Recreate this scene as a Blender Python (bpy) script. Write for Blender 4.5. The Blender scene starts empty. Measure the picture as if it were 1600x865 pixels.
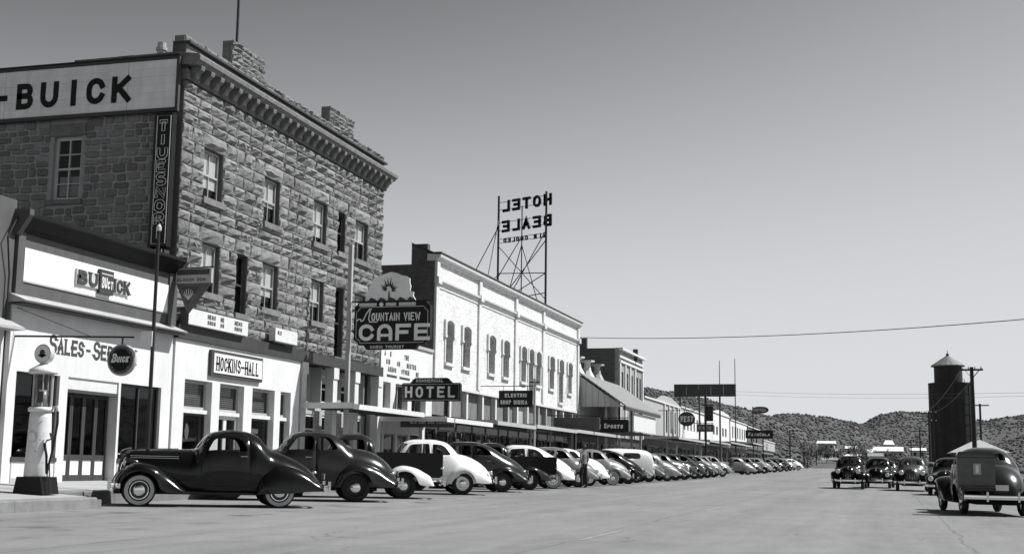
import bpy, bmesh, math, random
from mathutils import Vector, Matrix
from mathutils.geometry import delaunay_2d_cdt
R = math.radians
random.seed(7)
scene = bpy.context.scene
col = scene.collection

# ---------------------------------------------------------------- camera
FPX, YAW, PIT, ROL = 2021.85, R(-15.889), R(8.376), R(.7241)
_f = Vector((math.sin(YAW)*math.cos(PIT), math.cos(YAW)*math.cos(PIT), math.sin(PIT)))
_r = Vector((math.cos(YAW), -math.sin(YAW), 0)); _u = _r.cross(_f)
CR = _r*math.cos(ROL)+_u*math.sin(ROL); CU = _u*math.cos(ROL)-_r*math.sin(ROL)
CAM = Vector((0, 0, 1.1))
cd = bpy.data.cameras.new('camera'); cam = bpy.data.objects.new('camera', cd); col.objects.link(cam)
cd.sensor_width = 36; cd.lens = 36*FPX/1600; cd.clip_start = .1; cd.clip_end = 6000
m4 = Matrix((CR, CU, -_f)).transposed().to_4x4(); m4.translation = CAM
cam.matrix_world = m4
scene.camera = cam

# ---------------------------------------------------------------- sky, sun, exposure
SUN_EL, SUN_AZ = R(50), R(27)          # azimuth measured from +X (across the street) towards +Y (up the street)
SUN = Vector((math.cos(SUN_EL)*math.cos(SUN_AZ), math.cos(SUN_EL)*math.sin(SUN_AZ), math.sin(SUN_EL)))
w = bpy.data.worlds.new('World'); scene.world = w; w.use_nodes = True
nt = w.node_tree; nt.nodes.clear()
sky = nt.nodes.new('ShaderNodeTexSky'); sky.sky_type = 'NISHITA'; sky.sun_disc = False
sky.sun_elevation = SUN_EL; sky.sun_rotation = math.pi/2-SUN_AZ
sky.altitude = 1000; sky.air_density = 1.0; sky.dust_density = .5; sky.ozone_density = 1.0
sp = nt.nodes.new('ShaderNodeSeparateColor'); nt.links.new(sky.outputs[0], sp.inputs[0])
m1 = nt.nodes.new('ShaderNodeMath'); m1.operation = 'MULTIPLY'; m1.inputs[1].default_value = .85; nt.links.new(sp.outputs[0], m1.inputs[0])
m2 = nt.nodes.new('ShaderNodeMath'); m2.operation = 'MULTIPLY_ADD'; m2.inputs[1].default_value = .15; nt.links.new(sp.outputs[1], m2.inputs[0]); nt.links.new(m1.outputs[0], m2.inputs[2])
bg = nt.nodes.new('ShaderNodeBackground'); bg.inputs[1].default_value = .105
def wmath(op, a, b_):                    # tone response of red-filtered film over the whole sky
    q = nt.nodes.new('ShaderNodeMath'); q.operation = op
    for i_, x_ in enumerate((a, b_)):
        if isinstance(x_, float): q.inputs[i_].default_value = x_
        else: nt.links.new(x_, q.inputs[i_])
    return q.outputs[0]
sp3 = wmath('POWER', wmath('MULTIPLY', m2.outputs[0], .2435), 3.8)
gm = wmath('DIVIDE', wmath('MULTIPLY', sp3, 66.0), wmath('ADD', wmath('MULTIPLY', sp3, 13.2), 1.0))
vm = nt.nodes.new('ShaderNodeVectorMath'); vm.operation = 'SCALE'; vm.inputs[0].default_value = (.97, .993, 1.03); nt.links.new(gm, vm.inputs['Scale'])
nt.links.new(vm.outputs[0], bg.inputs[0])
wo = nt.nodes.new('ShaderNodeOutputWorld'); nt.links.new(bg.outputs[0], wo.inputs[0])
sl = bpy.data.lights.new('sun', 'SUN'); sl.energy = 4.6; sl.angle = R(.5); sl.color = (1, 1, 1)   # panchromatic film: no tint
so = bpy.data.objects.new('sun', sl); col.objects.link(so); so.location = (30, 20, 60)
so.rotation_euler = SUN.to_track_quat('Z', 'Y').to_euler()
vs = scene.view_settings
vs.view_transform = 'Standard'; vs.look = 'None'; vs.gamma = 1; vs.exposure = .5; vs.use_curve_mapping = False

# ---------------------------------------------------------------- helpers
def G(x, y):                            # height of the street, which rises slowly up the road
    t = min(max(y, 0), 300)-34
    return .02+.0035*t+(1.5e-5*t*t if t > 0 else 0)-.012*(min(max(x, -60), 60)-2)
def SW(x, y):                           # top of the footway, falling to the kerb
    return G(-15.2, y)+.22+max(0, -15.2-x)*.065
def at(px, py, Y):                      # point of the scene at a given distance up the street
    d = _f+CR*((px-800)/FPX)-CU*((py-432.5)/FPX)
    return CAM+d*(Y/d.y)
def col_x(px, X):                       # distance up the street where a column of the view crosses X
    d = _f+CR*((px-800)/FPX)-CU*((735-432.5)/FPX)
    return X/d.x*d.y

MATS = {}
def mat(name, v, rough=.8, metal=0, var=0, vs=2.0, bump=0, bs=30, streak=0, spec=.4, rnd=0, coat=0):
    if name in MATS: return MATS[name]
    m = bpy.data.materials.new(name); m.use_nodes = True; n = m.node_tree.nodes; l = m.node_tree.links
    b = n['Principled BSDF']; b.inputs['Roughness'].default_value = rough; b.inputs['Metallic'].default_value = metal
    b.inputs['Specular IOR Level'].default_value = spec; b.inputs['Coat Weight'].default_value = coat; b.inputs['Coat Roughness'].default_value = .04
    b.inputs['Base Color'].default_value = (v, v, v, 1)
    tc = n.new('ShaderNodeTexCoord'); cur = None
    def noise(scale, detail, mapscale=None):
        t = n.new('ShaderNodeTexNoise'); t.inputs['Scale'].default_value = scale; t.inputs['Detail'].default_value = detail; t.inputs['Roughness'].default_value = .65
        if mapscale:
            mp = n.new('ShaderNodeMapping'); mp.inputs['Scale'].default_value = mapscale; l.new(tc.outputs['Object'], mp.inputs[0]); l.new(mp.outputs[0], t.inputs['Vector'])
        else: l.new(tc.outputs['Object'], t.inputs['Vector'])
        return t
    def mul(a, lo, hi, fm=.3, to=.7):
        mr = n.new('ShaderNodeMapRange'); mr.inputs[1].default_value = fm; mr.inputs[2].default_value = to; mr.inputs[3].default_value = lo; mr.inputs[4].default_value = hi; l.new(a, mr.inputs[0])
        nonlocal cur
        x = n.new('ShaderNodeMath'); x.operation = 'MULTIPLY'; l.new(mr.outputs[0], x.inputs[0])
        if cur is None: x.inputs[1].default_value = v
        else: l.new(cur, x.inputs[1])
        cur = x.outputs[0]
    if var: mul(noise(vs, 8).outputs[0], 1-var, 1+var)
    if streak: mul(noise(1, 6, (5, 5, .35)).outputs[0], 1-streak, 1+streak*.4)
    if rnd:
        oi = n.new('ShaderNodeObjectInfo'); mul(oi.outputs['Random'], 1-rnd, 1+rnd, 0, 1)
    if cur is not None: l.new(cur, b.inputs['Base Color'])
    if bump:
        bm = n.new('ShaderNodeBump'); bm.inputs['Strength'].default_value = bump; bm.inputs['Distance'].default_value = .02
        l.new(noise(bs, 5).outputs[0], bm.inputs['Height']); l.new(bm.outputs[0], b.inputs['Normal'])
    MATS[name] = m
    return m
def glass(name, tint, refl=.9, rough=.02):
    if name in MATS: return MATS[name]
    m = bpy.data.materials.new(name); m.use_nodes = True; n = m.node_tree.nodes; l = m.node_tree.links; n.clear()
    t = n.new('ShaderNodeBsdfTransparent'); t.inputs[0].default_value = (tint, tint, tint, 1)
    g = n.new('ShaderNodeBsdfGlossy'); g.inputs['Roughness'].default_value = rough; g.inputs[0].default_value = (refl, refl, refl, 1)
    fr = n.new('ShaderNodeFresnel'); fr.inputs[0].default_value = 1.5
    ge = n.new('ShaderNodeNewGeometry'); sb = n.new('ShaderNodeMath'); sb.operation = 'SUBTRACT'; sb.inputs[0].default_value = 1; l.new(ge.outputs['Backfacing'], sb.inputs[1])   # one reflecting face per pane
    mu = n.new('ShaderNodeMath'); mu.operation = 'MULTIPLY'; l.new(fr.outputs[0], mu.inputs[0]); l.new(sb.outputs[0], mu.inputs[1])
    mx = n.new('ShaderNodeMixShader'); l.new(mu.outputs[0], mx.inputs[0]); l.new(t.outputs[0], mx.inputs[1]); l.new(g.outputs[0], mx.inputs[2])
    o = n.new('ShaderNodeOutputMaterial'); l.new(mx.outputs[0], o.inputs[0])
    MATS[name] = m
    return m

WO = {}
class MB:
    def __init__(s): s.v = []; s.f = []
    def add(s, vs, fs):
        k = len(s.v); s.v += [tuple(p) for p in vs]; s.f += [tuple(i+k for i in f) for f in fs]; return s
    def box(s, x0, x1, y0, y1, z0, z1):
        x0, x1 = sorted((x0, x1)); y0, y1 = sorted((y0, y1)); z0, z1 = sorted((z0, z1))
        return s.add([(x0,y0,z0),(x1,y0,z0),(x1,y1,z0),(x0,y1,z0),(x0,y0,z1),(x1,y0,z1),(x1,y1,z1),(x0,y1,z1)],
                     [(0,3,2,1),(4,5,6,7),(0,1,5,4),(1,2,6,5),(2,3,7,6),(3,0,4,7)])
    def prism(s, poly, o, a, b, n, d):        # polygon in axes a,b at origin o, extruded d along n
        o, a, b, n = Vector(o), Vector(a), Vector(b), Vector(n); k = len(poly)
        p0 = [o+a*x+b*y for x, y in poly]; p1 = [p+n*d for p in p0]
        return s.add(p0+p1, [tuple(range(k-1, -1, -1)), tuple(range(k, 2*k))]+[(i, (i+1) % k, k+(i+1) % k, k+i) for i in range(k)])
    def tube(s, pts, r, n=8, cap=True):
        pts = [Vector(p) for p in pts]; rs = r if isinstance(r, (list, tuple)) else [r]*len(pts); vs = []; fs = []; prev = None
        for i, p in enumerate(pts):
            d = (pts[min(i+1, len(pts)-1)]-pts[max(i-1, 0)])
            if d.length < 1e-9: d = Vector((0, 0, 1))
            d.normalize()
            if prev is None: a = d.orthogonal().normalized()
            else:
                a = prev-d*prev.dot(d); a = a.normalized() if a.length > 1e-6 else d.orthogonal().normalized()
            prev = a; b = d.cross(a)
            vs += [p+(a*math.cos(2*math.pi*j/n)+b*math.sin(2*math.pi*j/n))*rs[i] for j in range(n)]
        for i in range(len(pts)-1):
            for j in range(n): fs.append((i*n+j, i*n+(j+1) % n, (i+1)*n+(j+1) % n, (i+1)*n+j))
        if cap: fs += [tuple(range(n-1, -1, -1)), tuple(range((len(pts)-1)*n, len(pts)*n))]
        return s.add(vs, fs)
    def lathe(s, prof, o, ax=(0, 0, 1), n=16, closed=False):     # prof of (radius, height)
        o = Vector(o); ax = Vector(ax).normalized(); a = ax.orthogonal().normalized(); b = ax.cross(a); vs = []; fs = []; k = len(prof)
        for rr, h in prof:
            vs += [o+ax*h+(a*math.cos(2*math.pi*j/n)+b*math.sin(2*math.pi*j/n))*max(rr, 1e-4) for j in range(n)]
        for i in range(k if closed else k-1):
            i2 = (i+1) % k
            for j in range(n): fs.append((i*n+j, i*n+(j+1) % n, i2*n+(j+1) % n, i2*n+j))
        if not closed: fs += [tuple(range(n-1, -1, -1)), tuple(range((k-1)*n, k*n))]
        return s.add(vs, fs)
    def stroke(s, pts, w, o, a, b, n, d):      # flat mitred ribbon through 2D points, extruded d
        P = [Vector(p_) for i_, p_ in enumerate(pts) if i_ == 0 or (Vector(p_)-Vector(pts[i_-1])).length > w*.12]; L = []; Rr = []; k = len(P)
        for i in range(k):
            d0 = (P[i]-P[i-1]).normalized() if i > 0 else None; d1 = (P[i+1]-P[i]).normalized() if i < k-1 else None
            if d0 is None: d0 = d1
            if d1 is None: d1 = d0
            t = d0+d1; t = t.normalized() if t.length > .1 else d1
            nn = Vector((-t.y, t.x)); c = max(.45, nn.dot(Vector((-d1.y, d1.x)))); h = w/2/c
            L.append(P[i]+nn*h); Rr.append(P[i]-nn*h)
        o, a, b, n = Vector(o), Vector(a), Vector(b), Vector(n)
        q = lambda p, e: o+a*p.x+b*p.y+n*e
        vs = [q(p, d) for p in L]+[q(p, d) for p in Rr]+[q(p, 0) for p in L]+[q(p, 0) for p in Rr]; fs = []
        for i in range(k-1):
            fs += [(k+i, k+i+1, i+1, i), (i, i+1, 2*k+i+1, 2*k+i), (k+i+1, k+i, 3*k+i, 3*k+i+1)]
        fs += [(0, 2*k, 3*k, k), (k-1, 2*k-1, 4*k-1, 3*k-1)]
        return s.add(vs, fs)
    def mesh(s, name, off=(0, 0, 0), smooth=False):
        me = bpy.data.meshes.new(name); o = Vector(off)
        me.from_pydata([tuple(Vector(p)-o) for p in s.v], [], s.f)
        if smooth: me.shade_smooth() if smooth is True else me.shade_smooth()
        me.update(); return me
    def build(s, name, m, parent=None, origin=None, smooth=False, fix=False):
        off = WO[parent.name_full] if parent is not None else Vector(origin or (0, 0, 0))
        me = s.mesh(name, off, smooth)
        if fix:
            bm = bmesh.new(); bm.from_mesh(me); bmesh.ops.remove_doubles(bm, verts=bm.verts, dist=1e-5); bmesh.ops.recalc_face_normals(bm, faces=bm.faces); bm.to_mesh(me); bm.free()
        return link(name, me, m, parent, off)
def link(name, me, m, parent=None, off=(0, 0, 0)):
    ob = bpy.data.objects.new(name, me); col.objects.link(ob)
    if m is not None and not me.materials: me.materials.append(m)
    if parent is not None: ob.parent = parent
    else: ob.location = off
    WO[ob.name_full] = Vector(off)
    return ob
def tag(o, label=None, cat=None, group=None, kind=None):
    for k, v in (('label', label), ('category', cat), ('group', group), ('kind', kind)):
        if v: o[k] = v
    return o
def empty(name, loc, label=None, cat=None, group=None):
    o = bpy.data.objects.new(name, None); col.objects.link(o); o.location = loc; o.empty_display_size = .2
    WO[o.name_full] = Vector(loc); return tag(o, label, cat, group)

# walls with openings: wall in a plane, u along it, z up, front face at n=0 going back t
def wall(mb, o, u, n, u0, u1, z0, z1, holes, t=.3):
    o, u, n = Vector(o), Vector(u), Vector(n)
    us = sorted(set([u0, u1]+[max(u0, min(u1, h[i])) for h in holes for i in (0, 1)])); zs = sorted(set([z0, z1]+[max(z0, min(z1, h[i])) for h in holes for i in (2, 3)]))
    def solid(i, j):
        if i < 0 or j < 0 or i >= len(us)-1 or j >= len(zs)-1: return False
        a, b = (us[i]+us[i+1])/2, (zs[j]+zs[j+1])/2
        return not any(h[0] < a < h[1] and h[2] < b < h[3] for h in holes)
    P = lambda a, z, d: o+u*a+Vector((0, 0, z))-n*d
    for i in range(len(us)-1):
        for j in range(len(zs)-1):
            if not solid(i, j): continue
            a, b, c, d = us[i], us[i+1], zs[j], zs[j+1]
            mb.add([P(a,c,0),P(b,c,0),P(b,d,0),P(a,d,0),P(a,c,t),P(b,c,t),P(b,d,t),P(a,d,t)],
                   [(0,1,2,3),(5,4,7,6)]+([(4,0,3,7)] if not solid(i-1,j) else [])+([(1,5,6,2)] if not solid(i+1,j) else [])+([(4,5,1,0)] if not solid(i,j-1) else [])+([(3,2,6,7)] if not solid(i,j+1) else []))
    return mb

# ---------------------------------------------------------------- lettering
def arc(cx, cy, rx, ry, a0, a1, n=10): return [(cx+rx*math.cos(R(a0+(a1-a0)*i/n)), cy+ry*math.sin(R(a0+(a1-a0)*i/n))) for i in range(n+1)]
GL = {}
def glyphs():
    g = GL
    g['A'] = [[(0,0),(.5,1),(1,0)],[(.2,.36),(.8,.36)]]; g['B'] = [[(0,0),(0,1),(.6,1)]+arc(.62,.76,.3,.24,90,-90,6)+[(0,.52)],[(0,0),(.62,0)]+arc(.64,.26,.36,.26,-90,90,6)+[(.6,.52)]]
    g['C'] = [arc(.5,.62,.5,.38,20,180,8)+arc(.5,.38,.5,.38,180,340,8)]; g['D'] = [[(0,0),(0,1),(.45,1)]+arc(.45,.5,.55,.5,90,-90,10)+[(0,0)]]
    g['E'] = [[(1,1),(0,1),(0,0),(1,0)],[(0,.52),(.8,.52)]]; g['F'] = [[(1,1),(0,1),(0,0)],[(0,.5),(.8,.5)]]
    g['G'] = [arc(.5,.62,.5,.38,20,180,8)+arc(.5,.38,.5,.38,180,360,8)+[(1,.45),(.6,.45)]]; g['H'] = [[(0,0),(0,1)],[(1,0),(1,1)],[(0,.5),(1,.5)]]
    g['I'] = [[(.5,0),(.5,1)]]; g['J'] = [[(.8,1),(.8,.3)]+arc(.45,.3,.35,.3,0,-180,8)]; g['K'] = [[(0,0),(0,1)],[(.95,1),(.08,.42)],[(.3,.6),(1,0)]]
    g['L'] = [[(0,1),(0,0),(.9,0)]]; g['M'] = [[(0,0),(0,1),(.5,.3),(1,1),(1,0)]]; g['N'] = [[(0,0),(0,1),(1,0),(1,1)]]
    g['O'] = [arc(.5,.6,.5,.4,0,180,9)+arc(.5,.4,.5,.4,180,360,9)+[(1,.6)]]; g['P'] = [[(0,0),(0,1),(.6,1)]+arc(.6,.75,.38,.25,90,-90,6)+[(0,.5)]]
    g['Q'] = g['O']+[[(.6,.3),(1,0)]]; g['R'] = g['P']+[[(.45,.5),(1,0)]]
    g['S'] = [arc(.5,.75,.46,.25,25,180,7)+arc(.5,.75,.46,.25,180,255,3)+arc(.5,.26,.5,.26,75,-155,10)]; g['T'] = [[(0,1),(1,1)],[(.5,1),(.5,0)]]
    g['U'] = [[(0,1),(0,.4)]+arc(.5,.4,.5,.4,180,360,9)+[(1,1)]]; g['V'] = [[(0,1),(.5,0),(1,1)]]; g['W'] = [[(0,1),(.25,0),(.5,.8),(.75,0),(1,1)]]
    g['X'] = [[(0,0),(1,1)],[(0,1),(1,0)]]; g['Y'] = [[(0,1),(.5,.5),(1,1)],[(.5,.5),(.5,0)]]; g['Z'] = [[(0,1),(1,1),(0,0),(1,0)]]
    g['-'] = [[(.1,.48),(.9,.48)]]; g['.'] = [[(.4,.04),(.6,.04)]]; g['&'] = g['S']
    for i, c in enumerate('0123456789'): pass
    g['0'] = g['O']; g['1'] = [[(.25,.8),(.5,1),(.5,0)]]; g['8'] = [arc(.5,.75,.42,.25,-90,270,12),arc(.5,.25,.5,.25,90,450,12)]; g['4'] = [[(.75,0),(.75,1),(0,.3),(1,.3)]]
glyphs()
def letters(mb, text, o, a, b, n, h, width, gap, sw, d=.02, serif=False, slant=0, widths=None):
    x = 0; o = Vector(o); n = Vector(n)
    for ch in text:
        if ch == ' ': x += width*.7+gap; continue
        wd = width*(widths.get(ch, 1) if widths else (.35 if ch in 'I.1' else 1.15 if ch in 'MW' else 1)); hh = h
        for k, s in enumerate(GL.get(ch.upper(), GL['O'])):
            hh = h*(.74 if ch.islower() else 1)
            pts = [(x+px*(wd-sw)+sw/2+slant*py*hh, sw/2+py*(hh-sw)) for px, py in s]
            # square ends reach the full height
            ext = []
            for i, p in enumerate(pts): ext.append(p)
            closed = (Vector(pts[0])-Vector(pts[-1])).length < 1e-5
            if not closed:
                for e, q in ((0, 1), (-1, -2)):
                    v = Vector(pts[e])-Vector(pts[q]); v.normalize(); ext[e] = (pts[e][0]+v.x*sw*.5, pts[e][1]+v.y*sw*.5)
            mb.stroke(ext, sw, o+n*(k*.0031), a, b, n, d)
            if serif and not closed:
                for e, q in ((0, 1), (-1, -2)):
                    v = Vector(pts[e])-Vector(pts[q])
                    if abs(v.y) > abs(v.x): mb.stroke([(ext[e][0]-sw*.95, pts[e][1]+(sw*.32 if v.y > 0 else -sw*.32)), (ext[e][0]+sw*.95, pts[e][1]+(sw*.32 if v.y > 0 else -sw*.32))], sw*.36, o+n*(k*.0031+.0014), a, b, n, d)
                    else: mb.stroke([(ext[e][0]-sw*.2, pts[e][1]-sw*.6), (ext[e][0]-sw*.2, pts[e][1]+sw*.6)], sw*.36, o+n*(k*.0031+.0014), a, b, n, d)
        x += wd+gap
    return x-gap
FX = dict(a=(0, 1, 0), b=(0, 0, 1), n=(1, 0, 0))       # on a wall that faces the street
FC = dict(a=(1, 0, 0), b=(0, 0, 1), n=(0, -1, 0))      # on a board that faces down the street
# ---------------------------------------------------------------- materials
black = mat('black_paint', .008, .5, spec=.2)
charc = mat('charcoal_paint', .05, .6, var=.2)
dkmetal = mat('dark_iron', .03, .5, metal=.4, var=.2, vs=8)
white = mat('white_paint', .62, .7, var=.10, vs=1.2, streak=.10, bump=.15, bs=14)
stucco = mat('white_stucco', .65, .85, var=.09, vs=.9, streak=.07, bump=.5, bs=30)
white_t = mat('white_trim', .62, .6, var=.10, vs=4, streak=.06)
greyp = mat('grey_paint', .085, .65, var=.14, vs=1.2, streak=.16, bump=.1)
greyl = mat('light_grey_paint', .38, .7, var=.1, vs=1.5, streak=.12)
greyd = mat('dark_grey_paint', .045, .6, var=.2, vs=1.5, streak=.2)
signblk = mat('enamel_black', .009, .45, spec=.25, var=.3, vs=3)
letterw = mat('letter_white', .72, .5, var=.06, vs=9)
letterg = mat('letter_grey', .5, .5, var=.08, vs=9)
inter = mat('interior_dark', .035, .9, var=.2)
woodd = mat('weathered_timber', .10, .85, var=.3, vs=6, streak=.3)
roofm = mat('tar_roof', .09, .9, var=.2)
wglass = glass('window_glass', .86, .42, .06)
sglass = glass('shop_glass', .6, .7)
blindm = mat('window_blind', .78, .8, var=.08, vs=4)
mortar = mat('mortar', .10, .95, var=.15, vs=3, bump=.3)
rmortar = mat('pale_mortar', .31, .95, var=.15, vs=4, bump=.4)

def nodes_mat(name, rough):
    m = bpy.data.materials.new(name); m.use_nodes = True; n = m.node_tree.nodes; l = m.node_tree.links
    b = n['Principled BSDF']; b.inputs['Roughness'].default_value = rough; b.inputs['Specular IOR Level'].default_value = .25
    return m, n, l, b
def asphalt():
    m, n, l, b = nodes_mat('asphalt', .9)
    tc = n.new('ShaderNodeTexCoord')
    def nz(sc, det, ms=None, rough=.6):
        t = n.new('ShaderNodeTexNoise'); t.inputs['Scale'].default_value = sc; t.inputs['Detail'].default_value = det; t.inputs['Roughness'].default_value = rough
        mp = n.new('ShaderNodeMapping'); mp.inputs['Scale'].default_value = ms or (1, 1, 1); l.new(tc.outputs['Object'], mp.inputs[0]); l.new(mp.outputs[0], t.inputs['Vector']); return t.outputs[0]
    def mr(a, f, t, lo, hi):
        q = n.new('ShaderNodeMapRange'); 
        for i, v in enumerate((f, t, lo, hi)): q.inputs[i+1].default_value = v
        l.new(a, q.inputs[0]); return q.outputs[0]
    def mm(a, c, op='MULTIPLY'):
        q = n.new('ShaderNodeMath'); q.operation = op
        for i, x in enumerate((a, c)):
            if isinstance(x, float): q.inputs[i].default_value = x
            else: l.new(x, q.inputs[i])
        return q.outputs[0]
    v = mm(mr(nz(.12, 5), .3, .7, .9, 1.1), .20)
    v = mm(v, mr(nz(1, 6, (.9, .02, 1)), .3, .7, .86, 1.13))       # wheel tracks along the street
    v = mm(v, mr(nz(2.2, 6, (1, .35, 1)), .35, .7, 1.08, .9))        # oil and dust
    v = mm(v, mr(nz(60, 3), .3, .7, .80, 1.2))
    v = mm(v, mr(nz(220, 2), .3, .7, .86, 1.14))
    vo = n.new('ShaderNodeTexVoronoi'); vo.feature = 'DISTANCE_TO_EDGE'; vo.inputs['Scale'].default_value = .33
    wp = n.new('ShaderNodeVectorMath'); wp.operation = 'MULTIPLY_ADD'; wp.inputs[1].default_value = (.9, .9, 0)
    nn = n.new('ShaderNodeTexNoise'); nn.inputs['Scale'].default_value = 1.1; nn.inputs['Detail'].default_value = 6; l.new(tc.outputs['Object'], nn.inputs['Vector'])
    l.new(nn.outputs[1], wp.inputs[0]); l.new(tc.outputs['Object'], wp.inputs[2]); l.new(wp.outputs[0], vo.inputs['Vector'])
    crack = mr(vo.outputs['Distance'], 0, .012, .58, 1.0); mask = mr(nz(.2, 3), .5, .6, 0, .8)
    one = mm(mm(mm(crack, -1.0), 1.0, 'ADD'), mask); one = mm(mm(one, -1.0), 1.0, 'ADD')
    v = mm(v, one)
    sep = n.new('ShaderNodeSeparateXYZ'); l.new(tc.outputs['Object'], sep.inputs[0])
    bay = mr(sep.outputs[0], -10.2, -11.6, 0, 1)                      # oil dripped where cars stand
    oil = mm(mr(nz(.9, 4, None, .5), .56, .70, 0, .55), bay); v = mm(v, mm(mm(oil, -1.0), 1.0, 'ADD'))
    wob = mm(mr(nz(.35, 3), 0, 1, -.5, .5), .5)
    xw = mm(sep.outputs[0], wob, 'ADD')
    for cx, hw, dk in ((-9.6, .024, .68), (-4.45, .02, .78), (1.3, .022, .72)):      # tar filled joints along the street
        dd = n.new('ShaderNodeMath'); dd.operation = 'ABSOLUTE'; l.new(mm(xw, -cx, 'ADD'), dd.inputs[0]); v = mm(v, mr(dd.outputs[0], hw*.6, hw*1.6, dk, 1.0))
    pt_ = n.new('ShaderNodeTexVoronoi'); pt_.inputs['Scale'].default_value = .16; pt_.distance = 'CHEBYCHEV'; l.new(tc.outputs['Object'], pt_.inputs['Vector'])
    sc_ = n.new('ShaderNodeSeparateColor'); l.new(pt_.outputs['Color'], sc_.inputs[0]); v = mm(v, mr(sc_.outputs[0], .84, .86, 1.0, .93))   # repair patches
    l.new(v, b.inputs['Base Color'])
    bp = n.new('ShaderNodeBump'); bp.inputs['Strength'].default_value = .35; bp.inputs['Distance'].default_value = .01
    l.new(nz(90, 4), bp.inputs['Height']); l.new(bp.outputs[0], b.inputs['Normal'])
    return m
asph = asphalt()
concrete = mat('footway_concrete', .33, .9, var=.14, vs=1.2, bump=.2, bs=60, rnd=.07)
kerbm = mat('kerb_concrete', .17, .9, var=.25, vs=2.5, bump=.4, bs=30, rnd=.1)
dirt = mat('dry_ground', .075, .95, var=.5, vs=.35, bump=.8, bs=.9)

# ---------------------------------------------------------------- ground and hills
def interp(t, x):
    if x <= t[0][0]: return t[0][1]
    for (a, b), (c, d) in zip(t, t[1:]):
        if x <= c:
            k = (x-a)/(c-a); k = k*k*(3-2*k); return b+(d-b)*k
    return t[-1][1]
def hz(px): return 730.2+(px-800)*.01264
from mathutils import noise as mn
# ridges: distance, width, crest elevation against azimuth (degrees from the street's line)
def elev(pts): return [(math.degrees(math.atan((px-1378)/2120.)), (hz(px)-py)/2050.) for px, py in pts]
RIDGES = [(520, 230, elev([(300,560),(700,585),(1005,604),(1050,612),(1100,622),(1150,634),(1200,647),(1240,662),(1290,692),(1340,722),(1500,745)])),
          (820, 240, elev([(900,700),(1100,668),(1180,652),(1240,642),(1290,646),(1330,655),(1370,672),(1450,712),(1520,740)])),
          (1250, 380, elev([(1200,720),(1290,690),(1345,656),(1380,641),(1410,637),(1450,641),(1490,648),(1530,654),(1565,648),(1620,650),(1760,640),(2400,640)])),
          (640, 170, elev([(1440,735),(1490,712),(1540,694),(1600,682),(1700,676),(2300,650)]))]
def T(x, y):
    r = math.hypot(x, y); z = G(x, y)-.05
    if y < 40 or r < 250: return z
    az = math.degrees(math.atan2(x, y)); best = 0
    for d, wd, pts in RIDGES:
        e = interp(pts, az)*d
        t = (r-d)/wd
        k = math.exp(-t*t*2.2) if t < 0 else max(0, 1-t*.7)
        if e*k > best: best = e*k
    f = min(1, max(0, (r-250)/80)); f = f*f*(3-2*f)
    nzv = mn.noise(Vector((x*.012, y*.012, 0)))*.10+mn.noise(Vector((x*.04, y*.04, 3)))*.05
    return z+f*(max(0, best)*.87*(1+nzv)+min(best, 6)*.25*mn.noise(Vector((x*.02, y*.02, 9))))
azs = [R(a) for a in list(range(-180, -50, 5))]+[R(-50+i*.25) for i in range(0, 360)]+[R(a) for a in range(40, 180, 5)]
rs = [2, 8, 20, 40, 70, 110, 160, 210, 240]+[250+i*11 for i in range(130)]+[1800, 2400, 4000]
mb = MB(); na, nr = len(azs), len(rs)
for r in rs:
    for a in azs:
        x, y = r*math.sin(a), r*math.cos(a); mb.v.append((x, y, T(x, y)))
for i in range(nr-1):
    for j in range(na): mb.f.append((i*na+j, i*na+(j+1) % na, (i+1)*na+(j+1) % na, (i+1)*na+j))
mb.v.append((0, 0, G(0, 0)-.05)); c = len(mb.v)-1
for j in range(na): mb.f.append((c, (j+1) % na, j))
tag(mb.build('ground', dirt, smooth=True), 'dry stony ground rising into brush covered hills behind the town', kind='structure')

shrubm = mat('brush_foliage', .10, .95, var=.45, vs=.15)
ico = bmesh.new(); bmesh.ops.create_icosphere(ico, subdivisions=1, radius=1); IV = [v.co.copy() for v in ico.verts]; IF = [tuple(v.index for v in f.verts) for f in ico.faces]; ico.free()
rg = random.Random(3); mb = MB()
for k in range(118000):
    r = 330+1050*rg.random()**1.1 if k < 110000 else 245+150*rg.random(); a = R(-26+rg.random()*46 if k % 3 else 18+rg.random()*42)
    x, y = r*math.sin(a), r*math.cos(a); z = T(x, y)
    if k >= 110000 and (abs(x) < 14 and y < 330 or x < -16 and y < 260): continue
    if k < 110000 and z < 3.2 and rg.random() < .4: continue
    if mn.noise(Vector((x*.018, y*.018, 5)))+.35*mn.noise(Vector((x*.07, y*.07, 1))) < -.45+.7*(rg.random()-.5): continue
    s = rg.uniform(.25, .8)*(1+max(0, r-450)/750); h = s*rg.uniform(.55, .95)
    mb.add([(x+v.x*s*rg.uniform(.7, 1.25), y+v.y*s*rg.uniform(.7, 1.25), z+h*.35+v.z*h*rg.uniform(.7, 1.25)) for v in IV], IF)
tag(mb.build('hill_brush', shrubm), 'dark scrub and low junipers dotting the hillsides', 'brush', kind='stuff')

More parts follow.
